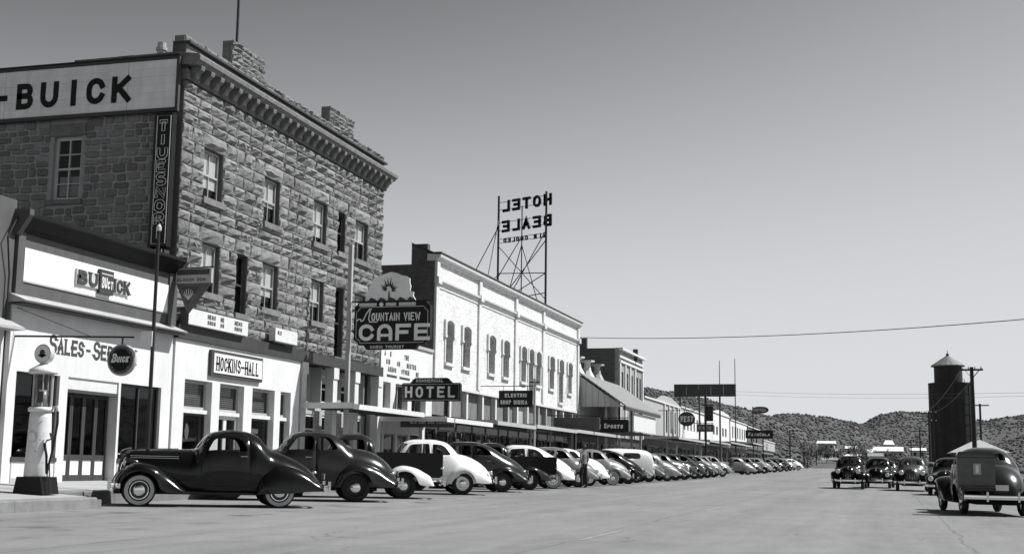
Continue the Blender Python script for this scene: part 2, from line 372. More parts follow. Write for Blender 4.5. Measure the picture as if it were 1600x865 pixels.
# ---------------------------------------------------------------- street
mb = MB(); xs = [-16.55+i*1.2 for i in range(21)]; ys = [-12+i*4 for i in range(16)]+[52+i*10 for i in range(29)]
for y in ys:
    for x in xs: mb.v.append((x, y, G(x, y)))
for i in range(len(ys)-1):
    for j in range(len(xs)-1): k = i*len(xs)+j; mb.f.append((k, k+1, k+1+len(xs), k+len(xs)))
tag(mb.build('road', asph, smooth=True), 'wide worn asphalt main street', kind='structure')
linem = mat('worn_line_paint', .25, .9, var=.35, vs=3)
mb = MB()
for y in (19.2, 33.5):
    for k in range(4):
        y0, y1 = y+k*.8, y+(k+1)*.8; x = -4.4
        mb.add([(x, y0, G(x, y0)+.004), (x+.09, y0, G(x+.09, y0)+.004), (x+.09, y1, G(x+.09, y1)+.004), (x, y1, G(x, y1)+.004)], [(0, 1, 2, 3)])
tag(mb.build('road_marking', linem), 'faint worn white dashes along the street', kind='structure')
# footway: concrete slabs between kerb and shop fronts
KB = 23.15                               # from here the kerb steps back to make room for nose-in parking
def slab(mb, x0, x1, y0, y1, b=.5):
    mb.add([(x, y, SW(x, y)-d) for d in (b, 0) for x, y in ((x0, y0), (x1, y0), (x1, y1), (x0, y1))], [(0,3,2,1),(4,5,6,7),(0,1,5,4),(1,2,6,5),(2,3,7,6),(3,0,4,7)])
m_ = MB(); slab(m_, -19.2, -15.41, -12, 13.6)
fw = tag(m_.build('footway', concrete, origin=(-17, 0, 0)), kind='structure')
for i in range(5):
    for x0, x1 in ((-19.2, -17.29), (-17.28, -15.41)):
        y = 13.61+i*1.9; m_ = MB(); slab(m_, x0, x1, y, y+1.894); m_.build('slab', concrete, fw)
for i in range(20):
    y = 23.16+i*1.9; m_ = MB(); slab(m_, -19.2, -16.71, y, y+1.894); m_.build('slab', concrete, fw)
m_ = MB()
for i in range(28): slab(m_, -19.2, -16.71, 61.17+i*10, 71.165+i*10)
m_.build('slab', concrete, fw)
def kerb(x, y0, y1, n=1):
    m_ = MB(); pts = []
    for k in range(n+1):
        yy = y0+(y1-y0)*k/n; zt = SW(x, yy); zb = G(x, yy)-.15
        pts += [(x-.20, yy, zb), (x+.015, yy, zb), (x, yy, zt-.03), (x-.03, yy, zt), (x-.20, yy, zt+.004)]
    fs = [(0,1,2,3,4), tuple(5*n+q for q in (4,3,2,1,0))]
    for k in range(n): fs += [(a+5*k, a+5*k+5, (a+1) % 5+5+5*k, (a+1) % 5+5*k) for a in range(5)]
    m_.add(pts, fs); m_.build('kerb_stone', kerbm, fw)
for i in range(5): kerb(-15.2, 10.15+i*2.6, 10.142+(i+1)*2.6)
kerb(-15.2, -12, 10.14, 4)
for i in range(20): kerb(-16.5, 23.16+i*2.6, 23.152+(i+1)*2.6)
kerb(-16.5, 75.16, 330, 8)
m_ = MB(); m_.prism([(-16.7, .0), (-15.2, .0), (-15.2, .36), (-16.7, .44)], (0, KB, 0), (1, 0, 0), (0, 0, 1), (0, 1, 0), .14); m_.build('kerb_stone', kerbm, fw)
# ---------------------------------------------------------------- the three storey stone hotel
FXP = -18.5                              # street face of the left hand row
ashlar = mat('rockfaced_ashlar', .215, .95, var=.28, vs=5, bump=1.0, bs=22, rnd=.24)
smooths = mat('dressed_stone', .17, .9, var=.3, vs=4, bump=.3, bs=25, rnd=.1)
rubble = mat('rubble_stone', .215, .95, var=.35, vs=7, bump=.8, bs=18, rnd=.3)
def shell(root, x0, x1, y0, y1, z0, z1, m, roofz=None):
    """side, back and roof of a building behind its street wall"""
    b = MB(); t = .3
    b.box(x0, x1, y1-t, y1, z0, z1); b.box(x0, x0+t, y0+t+.002, y1-t-.002, z0, z1)
    b.build('wall', m, root)
    MB().box(x0+t, x1, y0+t, y1-t, (roofz or z1-.5)-.2, roofz or z1-.5).build('roof', roofm, root)
def sash(root, y0, y1, z0, z1, x, m=None, panes=2, blind=0, cols=2, gm=None, frame=.06):
    """sash window in an opening: frame, bars, panes, half drawn blind"""
    m = m or greyl; wnd = MB()
    wnd.box(x-.06, x, y0, y0+frame, z0, z1).box(x-.06, x, y1-frame, y1, z0, z1).box(x-.06, x, y0+frame, y1-frame, z1-frame, z1).box(x-.06, x, y0+frame, y1-frame, z0, z0+frame)
    o = wnd.build('window', m, root)
    zm = (z0+z1)/2; bars = MB()
    if panes > 1: bars.box(x-.05, x-.005, y0+frame, y1-frame, zm-.03, zm+.03)
    if cols > 1:
        ym = (y0+y1)/2; bars.box(x-.045, x-.012, ym-.015, ym+.015, z0+frame, (zm-.03) if panes > 1 else z1-frame)
        if panes > 1: bars.box(x-.045, x-.012, ym-.015, ym+.015, zm+.03, z1-frame)
    if bars.v: bars.build('sash_bar', m, o)
    zz = [z0+frame, zm, z1-frame] if panes > 1 else [z0+frame, z1-frame]
    for a, b in zip(zz, zz[1:]): MB().box(x-.036, x-.030, y0+frame, y1-frame, a, b).build('pane', gm or wglass, o)
    if blind: MB().box(x-.075, x-.068, y0+.02, y1-.02, z1-(z1-z0)*blind, z1-.01).build('blind', blindm, o)
    return o
hr = empty('stone_hotel', (-18.6, 31.4, .3), 'three storey rock faced stone hotel with bracketed cornice and notched parapet', 'building')
HX = -18.62; Y0, Y1 = 31.4, 46.66
COURSES = [4.9, 5.23, 5.58, 5.96, 6.32, 6.68, 7.04, 7.40, 7.84, 8.12, 8.40, 8.68, 9.05, 9.42, 9.79, 10.16, 10.60, 10.9, 11.2, 11.5, 11.8]
HW = [(32.66,33.78,8.68,10.16,.75),(36.5,37.6,8.68,10.16,.6),(40.22,41.34,8.68,10.16,.8),(42.33,43.0,8.68,10.16,0),(43.93,45.14,8.68,10.16,.5),
      (32.75,33.82,5.96,7.40,.7),(34.85,35.56,5.58,7.40,0),(36.55,37.68,5.96,7.40,.7),(40.22,41.28,5.96,7.40,.6),(42.3,43.03,4.9,7.40,0),(44.05,45.14,5.96,7.40,.6)]
b = MB(); wall(b, (HX, 0, 0), (0, 1, 0), (1, 0, 0), Y0, Y1, 4.55, 12.3, [h[:4] for h in HW], .42); b.build('wall', mortar, hr)
shell(hr, -34, HX-.42, Y0, Y1, .0, 12.3, mortar, 12.0)
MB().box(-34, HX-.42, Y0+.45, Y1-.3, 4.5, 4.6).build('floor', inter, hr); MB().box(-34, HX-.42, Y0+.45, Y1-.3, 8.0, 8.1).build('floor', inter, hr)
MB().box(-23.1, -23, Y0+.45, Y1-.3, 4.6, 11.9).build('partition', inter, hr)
def rock_mesh(seed):
    rq = random.Random(seed); b = MB(); U = [0, .035, .27, .5, .73, .965, 1]; Z = [0, .09, .36, .64, .91, 1]
    fr = []
    cx, cz = rq.uniform(.3, .7), rq.uniform(.35, .75); tx, tz = rq.uniform(-.2, .2), rq.uniform(.15, .65)
    for j, z in enumerate(Z):
        for i, u in enumerate(U):
            e = min(i, 6-i, j, 5-j)
            d = .3 if e == 0 else (.62 if e == 1 else 1)*(.72+.3*(1-((u-cx)**2+(z-cz)**2)*1.6)+rq.uniform(-.3, .24)+tx*(u-.5)+tz*(z-.5)) if e else .3
            b.v.append((d, u+(rq.uniform(-.05, .05) if e > 1 else 0), z+(rq.uniform(-.06, .06) if e > 1 else 0)))
    n = 7
    for j in range(5):
        for i in range(6): k = j*n+i; b.f.append((k, k+1, k+1+n, k+n))
    b.add([(0,0,0),(0,1,0),(0,1,1),(0,0,1)], []); q = 42
    b.f += [(q, q+1, 6, 0), (q+2, q+3, 35, 41), (q+1, q+2, 41, 6), (q+3, q, 0, 35)]
    return b.mesh('stone_block')
ROCK = [rock_mesh(i) for i in range(18)]
for m_ in ROCK: m_.materials.append(ashlar)
rb = random.Random(11); blocks = []
for ci, (z0, z1) in enumerate(zip(COURSES, COURSES[1:])):
    ops = sorted((h[0], h[1]) for h in HW if h[2] < z1-.02 and h[3] > z0+.02)
    lint = [h for h in HW if abs(h[3]-z0) < .01] if ci in (7, 15) else []
    spans = []; y = Y0-.02
    marks = []
    for a, c in ops: marks.append((a, c, 0))
    for h in lint: marks.append((h[0]-.16, h[1]+.16, 1))
    for a, c, k in sorted(marks):
        spans.append((y, a)); y = c
        if k: blocks.append((a, c, z0, z1, 1.15))
    spans.append((y, Y1))
    for a, c in spans:
        ln = c-a
        if ln < .08: continue
        n = max(1, round(ln/rb.choice((.62, .72, .82)))); cuts = [a+ln*i/n+(rb.uniform(-.14, .14)*ln/n if 0 < i < n else 0) for i in range(n+1)]
        for p, q in zip(cuts, cuts[1:]): blocks.append((p, q, z0, z1, rb.uniform(.8, 1.25)))
blocks.sort(key=lambda t: t[0]-.0*t[2]); blocks = sorted(blocks, key=lambda t: -(t[1]-t[0])*(t[3]-t[2])/(t[0]**1.2)); rest = MB()
for i, (a, c, z0, z1, d) in enumerate(blocks):
    me = ROCK[i % 18]; g = .014; s = (.115*d, c-a-2*g, z1-z0-2*g); loc = Vector((HX, a+g, z0+g))
    if i < 298:
        o = bpy.data.objects.new('stone_block', me); col.objects.link(o); o.parent = hr; o.location = loc-WO[hr.name_full]; o.scale = s
    else: rest.add([(loc.x+v.co.x*s[0], loc.y+v.co.y*s[1], loc.z+v.co.z*s[2]) for v in me.vertices], [tuple(p.vertices) for p in me.polygons])
tag(rest.build('stone_courses', ashlar, hr), kind='stuff')
for h in HW:
    tall = h[2] < 5.9
    sash(hr, h[0]+.01, h[1]-.01, h[2]+.01, h[3]-.01, HX-.1, greyd if (h[1]-h[0]) < .8 else greyl, 2, h[4], 2 if h[1]-h[0] > .8 else 1)
    MB().box(HX-.02, HX+.15, h[0]-.1, h[1]+.1, h[2]-.17, h[2]+.012).build('sill', smooths, hr)
# cornice, brackets and parapet
c = MB(); c.box(HX-.1, HX+.12, Y0-.05, Y1+.1, 11.82, 12.1); c.build('frieze', smooths, hr)
c = MB(); c.prism([(0, 12.22), (.46, 12.22), (.50, 12.30), (.57, 12.33), (.59, 12.44), (.54, 12.5), (.1, 12.56), (0, 12.56)], (HX-.05, Y0-.1, 0), (1, 0, 0), (0, 0, 1), (0, 1, 0), Y1-Y0+.35); c.build('cornice', smooths, hr)
MB().box(HX-.1, HX+.1, Y0-.05, Y1+.1, 12.1, 12.22).build('frieze', greyd, hr)
bk = MB(); bk.prism([(0, 0), (.12, .02), (.19, .14), (.31, .24), (.33, .32), (.33, .36), (0, .36)], (HX+.121, 0, 11.86), (1, 0, 0), (0, 0, 1), (0, 1, 0), .2)
bme = bk.mesh('bracket', (0, 0, 0)); bme.materials.append(smooths)
for i in range(27):
    o = bpy.data.objects.new('bracket', bme); col.objects.link(o); o.parent = hr; o.location = Vector((0, Y0+.15+i*.57, 0))-WO[hr.name_full]
rp = random.Random(5)
def rocks(root, x, y0, y1, z0, z1, name, lo, hi, d=.07):      # one course of small rock faced stones
    y = y0
    while y < y1-.05:
        e = min(y1, y+rp.uniform(lo, hi)); e = y1 if y1-e < lo*.6 else e
        o = bpy.data.objects.new(name, ROCK[rp.randrange(18)]); col.objects.link(o); o.parent = root; o.location = Vector((x, y+.006, z0+.005))-WO[root.name_full]; o.scale = (d*rp.uniform(.6, 1.3), e-y-.012, z1-z0-.01); y = e
MB().box(HX-.35, HX+.0, Y0-.02, Y1, 12.56, 12.86).build('parapet', mortar, hr)
rocks(hr, HX, Y0-.02, Y1, 12.57, 12.86, 'frieze_stone', .5, 1.1, .06)
MB().box(HX-.36, HX+.16, Y0-.04, Y1+.05, 12.862, 12.93).build('ledge', greyd, hr)
for a, c_, z1_ in ((Y0-.04, 34.1, 13.12), (34.1, 36.3, 13.86), (36.3, 41.4, 13.2), (41.4, 43.6, 13.82), (43.6, Y1, 13.2)):
    MB().box(HX-.34, HX-.03, a, c_-.002, 12.932, z1_-.02).build('parapet', smooths, hr); n = max(1, round((z1_-12.93)/.15)); h = (z1_-12.932)/n
    for k in range(n): rocks(hr, HX-.03, a+(0 if k % 2 else .02), c_-.004, 12.932+k*h, 12.932+(k+1)*h, 'coping_stone', .3, .75)
# flank: rubble wall facing down the street
b = MB(); wall(b, (0, Y0, 0), (1, 0, 0), (0, -1, 0), -34, HX-.4201, 0, 12.3, [(-22.73, -21.8, 8.5, 10.37)], .3); b.build('wall', rmortar, hr)
MB().box(HX-.42, HX, Y0-.012, Y0-.002, .2, 12.3).build('corner_face', mortar, hr)
def rub_mesh(seed):
    rq = random.Random(seed); b = MB(); n = 10; v1 = []; v0 = []
    for i in range(n):
        a = 2*math.pi*(i+.5)/n; ca, sa = math.cos(a), math.sin(a); e = .36
        x = .5*math.copysign(abs(ca)**e, ca)*rq.uniform(.88, 1.0); z = .5*math.copysign(abs(sa)**e, sa)*rq.uniform(.86, 1.0)
        v0.append((x, 0, z)); v1.append((x*.82+rq.uniform(-.02, .02), -rq.uniform(.7, 1), z*.78+rq.uniform(-.02, .02)))
    b.v = v0+v1+[(0, -1.1, 0)]
    for i in range(n): j = (i+1) % n; b.f += [(i, j, n+j, n+i), (n+i, n+j, 2*n)]
    return b.mesh('rubble_stone')
RUB = [rub_mesh(i+40) for i in range(14)]
for m_ in RUB: m_.materials.append(rubble)
rr = random.Random(21); st = []
z = 6.0
while z < 12.25:
    h = rr.uniform(.15, .28); inw = z+h > 8.36 and z < 10.72
    for xa, xb in (((-18.75, -21.70), (-22.84, -33.5)) if inw else ((-18.75, -33.5),)):
        x = xa
        while x > xb+.02:
            wd = rr.uniform(.2, .58); wd = min(wd, x-xb); wd = x-xb if x-xb-wd < .16 else wd; zc = z+h/2+rr.uniform(-.02, .02)
            st.append((x-wd/2, zc, wd-.02, h*rr.uniform(.9, 1.08)-.012)); x -= wd
    z += h
vis = [s for s in st if s[0] > -25.2 and 6.3 < s[1] < 10.95]; vis = sorted(vis, key=lambda s: -s[2]*s[3])[:298]; vs_ = set(vis); rest = MB(); i = 0
for s in st:
    me = RUB[i % 14]; i += 1; dd = .03+.02*rr.random()
    if s in vs_:
        o = bpy.data.objects.new('rubble_stone', me); col.objects.link(o); o.parent = hr; o.location = Vector((s[0], Y0, s[1]))-WO[hr.name_full]; o.scale = (s[2], dd, s[3])
    elif s[0] > -28 or s[1] > 11: rest.add([(s[0]+v.co.x*s[2], Y0+v.co.y*dd, s[1]+v.co.z*s[3]) for v in me.vertices], [tuple(p.vertices) for p in me.polygons])
tag(rest.build('rubble_stones', rubble, hr), kind='stuff')
MB().box(-22.85, -21.68, Y0-.06, Y0+.1, 10.38, 10.72).build('lintel', smooths, hr); MB().box(-22.85, -21.68, Y0-.1, Y0+.1, 8.36, 8.5).build('sill', smooths, hr)
f = MB(); ya, yb = Y0+.12, Y0+.18
for x0, x1, z0, z1 in ((-22.73,-22.63,8.5,10.37),(-21.9,-21.8,8.5,10.37),(-22.63,-21.9,10.27,10.37),(-22.63,-21.9,8.5,8.6),(-22.63,-21.9,9.4,9.46),(-22.285,-22.245,8.6,9.4),(-22.285,-22.245,9.46,10.27),(-22.63,-22.285,9.84,9.87),(-22.245,-21.9,9.84,9.87),(-22.63,-22.285,8.98,9.01),(-22.245,-21.9,8.98,9.01)): f.box(x0, x1, ya, yb, z0, z1)
wd_ = f.build('window', letterg, hr); MB().box(-22.63, -21.9, Y0+.145, Y0+.15, 8.6, 9.4).build('pane', wglass, wd_); MB().box(-22.63, -21.9, Y0+.145, Y0+.15, 9.46, 10.27).build('pane', wglass, wd_)
MB().box(-22.6, -21.95, Y0+.2, Y0+.21, 8.65, 9.22).build('blind', greyl, wd_); MB().box(-22.74, -21.79, Y0+.29, Y0+.297, 8.4, 10.45).build('dark_backing', black, wd_)  # black sheet added behind the panes to stand in for the unlit room
for j in range(2):
    x = -18.7
    while x > -30:
        e = x-rp.uniform(.5, 1.1); z0 = 12.302+j*.16
        if j == 0 or x > -22: MB().box(e+.01, x, Y0-.06+rp.uniform(0, .03), Y0+.3, z0, z0+.155).build('coping_stone', smooths, hr)
        x = e
MB().box(-19.0, HX-.36, Y0-.06, Y0+.5, 12.57, 12.95).build('coping_stone', smooths, hr)
ch = MB(); ch.lathe([(.13, 11.9), (.13, 13.35), (.17, 13.36), (.17, 13.45), (.13, 13.46), (.13, 13.6)], (-20.5, 33.2, 0), n=12); ch.build('vent_pipe', greyl, hr)
# flagpole and wires on the roof
fp = empty('flagpole', (-19.3, 35.6, 12.0), 'tall thin dark pole rising from the stone hotel roof', 'pole'); MB().tube([(-19.3, 35.6, 12.0), (-19.3, 35.6, 17.5)], .045, 8).build('mast', dkmetal, fp); MB().lathe([(.12, 12.0), (.12, 12.3), (.06, 12.34)], (-19.3, 35.6, 0)).build('socket', dkmetal, fp)

# ground floor, left half: white stucco office front
P = -18.44
OW = [(31.94, 33.48, 1.25, 3.42), (33.94, 35.44, .62, 3.42), (35.98, 37.5, 1.25, 3.42), (37.92, 38.67, 1.25, 3.42)]
b = MB(); wall(b, (P, 0, 0), (0, 1, 0), (1, 0, 0), 31.36, 39.3, .1, 4.5, OW, .38); b.build('shop_front', stucco, hr)
MB().box(-18.62, -18.36, 31.36, 39.3, 4.502, 4.88).build('fascia', greyd, hr)
for i, (a, c_, z0, z1) in enumerate(OW):
    o = sash(hr, a+.01, c_-.01, 2.62, 3.41, P-.2, greyl, 1, 0, 1, gm=sglass, frame=.07)
    for k in range(11): MB().box(P-.31, P-.29, a+.1, c_-.1, 2.72+k*.058, 2.72+k*.058+.04).build('blind_slat', blindm, o)
    MB().box(P-.24, P-.1, a+.01, c_-.01, 2.5, 2.61).build('transom_bar', white_t, hr)
    if i == 1:
        d = MB(); 
        for y0_, y1_ in ((a+.02, a+.12), (a+.66, a+.84), (c_-.12, c_-.02)): d.box(P-.26, P-.2, y0_, y1_, .64, 2.5)
        for y0_, y1_ in ((a+.12, a+.66), (a+.84, c_-.12)): d.box(P-.26, P-.2, y0_, y1_, .64, 1.3); d.box(P-.26, P-.2, y0_, y1_, 2.4, 2.5)
        d = d.build('door', white_t, hr); MB().box(P-.24, P-.235, a+.12, a+.66, 1.3, 2.4).build('pane', sglass, d); MB().box(P-.24, P-.235, a+.84, c_-.12, 1.3, 2.4).build('pane', sglass, d)
    else: sash(hr, a+.01, c_-.01, z0+.01, 2.49, P-.2, charc, 1, 0, 1, gm=sglass, frame=.05)
pt = MB(); pt.lathe([(.16, 0), (.16, .01)], (0, 0, 0), (1, 0, 0), 16); pt = MB(); 
pt.prism([(math.cos(t*math.pi/8)*.11*(1 if t % 2 == 0 else .9), math.sin(t*math.pi/8)*.22) for t in range(16)], (P-.28, 32.62, 2.0), (0, 1, 0), (0, 0, 1), (1, 0, 0), .02); pt.build('window_decal', letterw, hr)
MB().box(P-.3, P-.28, 36.2, 37.0, 2.05, 2.2).build('window_decal', letterw, hr)
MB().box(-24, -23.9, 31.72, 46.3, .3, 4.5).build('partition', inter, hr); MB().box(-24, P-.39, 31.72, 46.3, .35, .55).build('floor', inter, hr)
# ground floor, right half: recessed bays between white posts
MB().box(-18.62, -18.38, 39.31, 46.64, 4.5, 4.86).build('fascia', greyd, hr)
RX = -19.15
bw = [(39.9, 40.35, 3.3, 4.3), (40.95, 41.55, 3.3, 4.3), (42.55, 43.75, 3.3, 4.3), (44.4, 45.1, 3.3, 4.3)]
b = MB(); wall(b, (RX, 0, 0), (0, 1, 0), (1, 0, 0), 39.3, 46.36, 3.0, 4.5, bw, .2); b.build('bay_wall', greyl, hr)
for a, c_, z0, z1 in bw: sash(hr, a+.01, c_-.01, z0+.01, z1-.01, RX-.08, white_t, 2, .3, 1, frame=.05)
for y in (39.45, 42.0, 43.95, 46.25):
    MB().box(-18.72, -18.42, y, y+.36, .3, 4.3).build('post', white_t, hr); MB().box(-18.74, -18.38, y-.04, y+.40, 4.1, 4.495).build('post_cap', white_t, hr)
for y in (41.7, 45.6): MB().box(-19.14, -18.75, y, y+.05, 3.1, 4.49).build('bay_cheek', greyl, hr)
sf = [(39.95, 41.9, .9, 2.85), (42.4, 43.8, .9, 2.85), (44.4, 46.1, .6, 2.85)]
b = MB(); wall(b, (-19.0, 0, 0), (0, 1, 0), (1, 0, 0), 39.3, 46.36, .2, 2.98, sf, .12); b.build('shop_front', greyl, hr)
for a, c_, z0, z1 in sf:
    o = sash(hr, a+.01, c_-.01, z0+.01, z1-.01, -19.03, white_t, 1, 0, 2, gm=sglass, frame=.07); MB().box(-19.09, -19.03, a+.08, c_-.08, 2.3, 2.36).build('transom_bar', white_t, o)
def canopy(root, y0, y1, z, x0, fascia, th=.16, back=FXP, posts=(), top=None, slope=.1):
    b = MB(); b.prism([(back, z+slope), (x0, z), (x0, z+.05), (back, z+.05+slope)], (0, y0, 0), (1, 0, 0), (0, 0, 1), (0, 1, 0), y1-y0); o = b.build('canopy', top or woodd, root)
    MB().box(x0, x0+.05, y0-.02, y1+.02, z-th+.08, z+.09).build('fascia', fascia, o)
    MB().box(back, x0, y0-.045, y0-.005, z-th+.1, z+.13).build('fascia', fascia, o)
    for y in posts: MB().tube([(-16.85, y, SW(-16.85, y)-.02), (-16.85, y, z+.02)], .05, 8).build('post', fascia, o)
    n = max(2, int((y1-y0)/1.4))
    for i in range(n+1):
        y = y0+.06+(y1-y0-.12)*i/n; MB().prism([(back, z+slope-.12), (x0, z-.1), (x0, z-.002), (back, z+slope-.002)], (0, y-.03, 0), (1, 0, 0), (0, 0, 1), (0, 1, 0), .06).build('joist', woodd, o)
    return o
canopy(hr, 39.5, 46.3, 3.02, -16.6, white_t, slope=.08)

# ---------------------------------------------------------------- motor showroom
sr = empty('motor_showroom', (-18.5, 28, .3), 'single storey white motor showroom with dark cornice and broad plate glass windows', 'building')
X = FXP; SWN = [(24.75, 26.36, 1.2, 3.1), (26.68, 28.82, .62, 3.1), (28.92, 30.84, 1.2, 3.1)]
b = MB(); wall(b, (X, 0, 0), (0, 1, 0), (1, 0, 0), 24.45, 31.33, .1, 4.62, SWN, .3); b.build('shop_front', stucco, sr)
b = MB(); b.box(X-.3, X, 24.45, 31.33, 4.75, 6.3); b.build('parapet', greyp, sr)
for y0_, y1_ in ((24.45, 24.7), (30.92, 31.33)): MB().box(X, X+.05, y0_, y1_, 4.752, 6.22).build('pilaster', greyp, sr)
MB().box(X, X+.02, 24.71, 30.91, 5.14, 5.88).build('sign_panel', mat('sign_white', .82, .5, var=.03), sr)
MB().box(X, X+.028, 24.71, 30.91, 5.10, 5.138).build('moulding', greyl, sr)
c = MB(); c.prism([(-.2, 4.6), (.40, 4.60), (.44, 4.63), (.02, 4.80), (-.2, 4.80)], (X, 24.3, 0), (1, 0, 0), (0, 0, 1), (0, 1, 0), 7.05); c.build('ledge', greyl, sr)
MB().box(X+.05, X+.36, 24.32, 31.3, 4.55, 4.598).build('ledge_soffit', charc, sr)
c = MB(); c.prism([(0, 6.2), (.08, 6.22), (.12, 6.3), (.3, 6.52), (.36, 6.54), (.36, 6.62), (0, 6.66)], (X, 24.36, 0), (1, 0, 0), (0, 0, 1), (0, 1, 0), 6.98); c.build('cornice', black, sr)
for y in (24.34, 31.2): MB().prism([(0, 6.12), (.12, 6.12), (.42, 6.55), (.42, 6.68), (0, 6.7)], (X-.05, y, 0), (1, 0, 0), (0, 0, 1), (0, 1, 0), .16).build('corbel', greyp, sr)
b = MB(); b.box(-30, X-.3, 24.45, 24.75, .1, 6.3); b.box(-30, X-.3, 31.03, 31.32, .1, 6.3); b.box(-30, -29.7, 24.75, 31.03, .1, 6.3); b.build('wall', greyl, sr)
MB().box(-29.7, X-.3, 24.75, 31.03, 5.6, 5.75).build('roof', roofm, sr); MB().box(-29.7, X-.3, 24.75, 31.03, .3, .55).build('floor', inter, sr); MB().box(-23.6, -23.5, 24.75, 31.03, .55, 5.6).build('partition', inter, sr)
for i, (a, c_, z0, z1) in enumerate(SWN):
    if i == 1: continue
    MB().box(X-.12, X+.03, a-.02, c_+.02, 1.1, 1.2).build('sill', charc, sr)
    MB().box(X, X+.015, a, c_, .62, .74).build('skirting', greyl, sr)
    MB().box(X, X+.012, a, a+.04, .75, 1.1).build('skirting', greyl, sr); MB().box(X, X+.012, c_-.04, c_, .75, 1.1).build('skirting', greyl, sr)
    n = 2; dy = (c_-a)/n; wdo = MB()
    for k in range(n+1): wdo.box(X-.16, X-.08, a+k*dy-.025+(.03 if k == 0 else -.03 if k == n else 0), a+k*dy+.025+(.03 if k == 0 else -.03 if k == n else 0), z0+.001, z1)
    wdo.box(X-.15, X-.09, a+.06, c_-.06, z1-.06, z1-.001); wo_ = wdo.build('window', greyd, sr)
    for k in range(n): MB().box(X-.13, X-.122, a+k*dy+.03, a+(k+1)*dy-.03, z0+.002, z1-.06).build('pane', sglass, wo_)
a, c_ = 26.68, 28.82
MB().box(X-.12, X-.04, a+.002, c_-.002, 2.82, 3.098).build('transom_panel', white_t, sr); MB().box(X-.14, X-.02, a+.002, c_-.002, 2.74, 2.818).build('door_head', charc, sr)
for k in range(4):
    d0 = a+.05+k*.51; d = MB(); d.box(X-.3, X-.24, d0, d0+.06, .6, 2.74).box(X-.3, X-.24, d0+.44, d0+.5, .6, 2.74).box(X-.3, X-.24, d0+.06, d0+.44, .6, .8).box(X-.3, X-.24, d0+.06, d0+.44, 1.15, 1.28).box(X-.3, X-.24, d0+.06, d0+.44, 2.66, 2.74)
    d = d.build('door', greyd, sr); MB().box(X-.28, X-.272, d0+.06, d0+.44, 1.28, 2.66).build('pane', sglass, d); MB().box(X-.29, X-.26, d0+.06, d0+.44, .8, 1.15).build('door_panel', letterw, d)
l = MB(); wds = dict(I=.45)
x = letters(l, 'S', (X+.002, 25.86, 3.58), h=.46, width=.3, gap=.03, sw=.075, d=.006, serif=True, **FX); letters(l, 'ALES', (X+.002, 26.19, 3.60), h=.38, width=.235, gap=.035, sw=.07, d=.006, serif=True, **FX)
letters(l, '-', (X+.002, 27.32, 3.6), h=.38, width=.2, gap=.03, sw=.06, d=.006, **FX)
letters(l, 'S', (X+.002, 27.62, 3.58), h=.46, width=.3, gap=.03, sw=.075, d=.006, serif=True, **FX); letters(l, 'ERVICK', (X+.002, 27.95, 3.60), h=.38, width=.235, gap=.055, sw=.07, d=.006, serif=True, widths=dict(I=.5), **FX)
l.build('lettering', charc, sr)
em = empty('wall_emblem', (X+.02, 27.8, 5.5), 'neon letter emblem with square badge on the showroom parapet', 'sign')
MB().box(X+.022, X+.07, 26.66, 27.56, 5.32, 5.70).build('letter_box', letterg, em); MB().box(X+.022, X+.07, 28.19, 28.95, 5.32, 5.70).build('letter_box', letterg, em)
l = MB(); letters(l, 'BU', (X+.072, 26.72, 5.34), h=.34, width=.36, gap=.08, sw=.085, d=.02, serif=True, **FX); letters(l, 'ICK', (X+.072, 28.22, 5.34), h=.33, width=.27, gap=.04, sw=.07, d=.02, serif=True, widths=dict(I=.4), **FX); l.build('lettering', charc, em)
MB().box(X+.022, X+.11, 27.58, 28.16, 5.22, 5.82).build('badge', greyd, em); MB().box(X+.11, X+.118, 27.62, 28.12, 5.70, 5.73).build('badge_trim', letterg, em)
l = MB(); letters(l, 'BUct', (X+.112, 27.63, 5.36), h=.27, width=.1, gap=.025, sw=.032, d=.015, slant=.05, **FX); l.build('lettering', letterw, em)
# neighbouring shop, only its edge in view
nb = empty('corner_shop', (-18.5, 20, .3), 'grey walled shop with white pier beside the motor showroom', 'building')
b = MB(); wall(b, (X-.02, 0, 0), (0, 1, 0), (1, 0, 0), 12, 24.3, .1, 3.95, [(13, 17, .7, 3.2), (18, 19.4, .6, 3.2), (20, 23.4, .9, 3.2)], .3); b.build('shop_front', stucco, nb)
MB().box(X-.32, X-.02, 12, 24.4, 3.96, 6.9).build('wall', greyp, nb); MB().box(-29, X-.33, 12, 24.4, 6.2, 6.4).build('roof', roofm, nb); MB().box(-29, X-.33, 12, 12.3, .1, 6.19).build('wall', greyp, nb); MB().box(-29, X-.33, 24.1, 24.4, .1, 6.19).build('wall', greyp, nb)
MB().box(-29.2, -29, 12, 24.4, .1, 6.4).build('wall', greyp, nb)
MB().prism([(0, 3.94), (.5, 3.94), (.5, 4.0), (0, 4.22)], (X-.02, 12, 0), (1, 0, 0), (0, 0, 1), (0, 1, 0), 12.3).build('ledge', greyl, nb)
for a, c_ in ((13, 17), (20, 23.4)): sash(nb, a+.01, c_-.01, .91, 3.19, X-.15, greyd, 1, 0, 2, gm=sglass)
sash(nb, 18.01, 19.39, .61, 3.19, X-.15, greyd, 1, 0, 1, gm=sglass); MB().box(-24, -23.9, 12.3, 24.1, .3, 6.1).build('partition', inter, nb)
MB().tube([(X+.05, 24.2, .6), (X+.05, 24.2, 5.2), (X+.1, 24.0, 6.0), (X+.1, 24.3, 6.5)], .02, 6).build('conduit', dkmetal, nb)
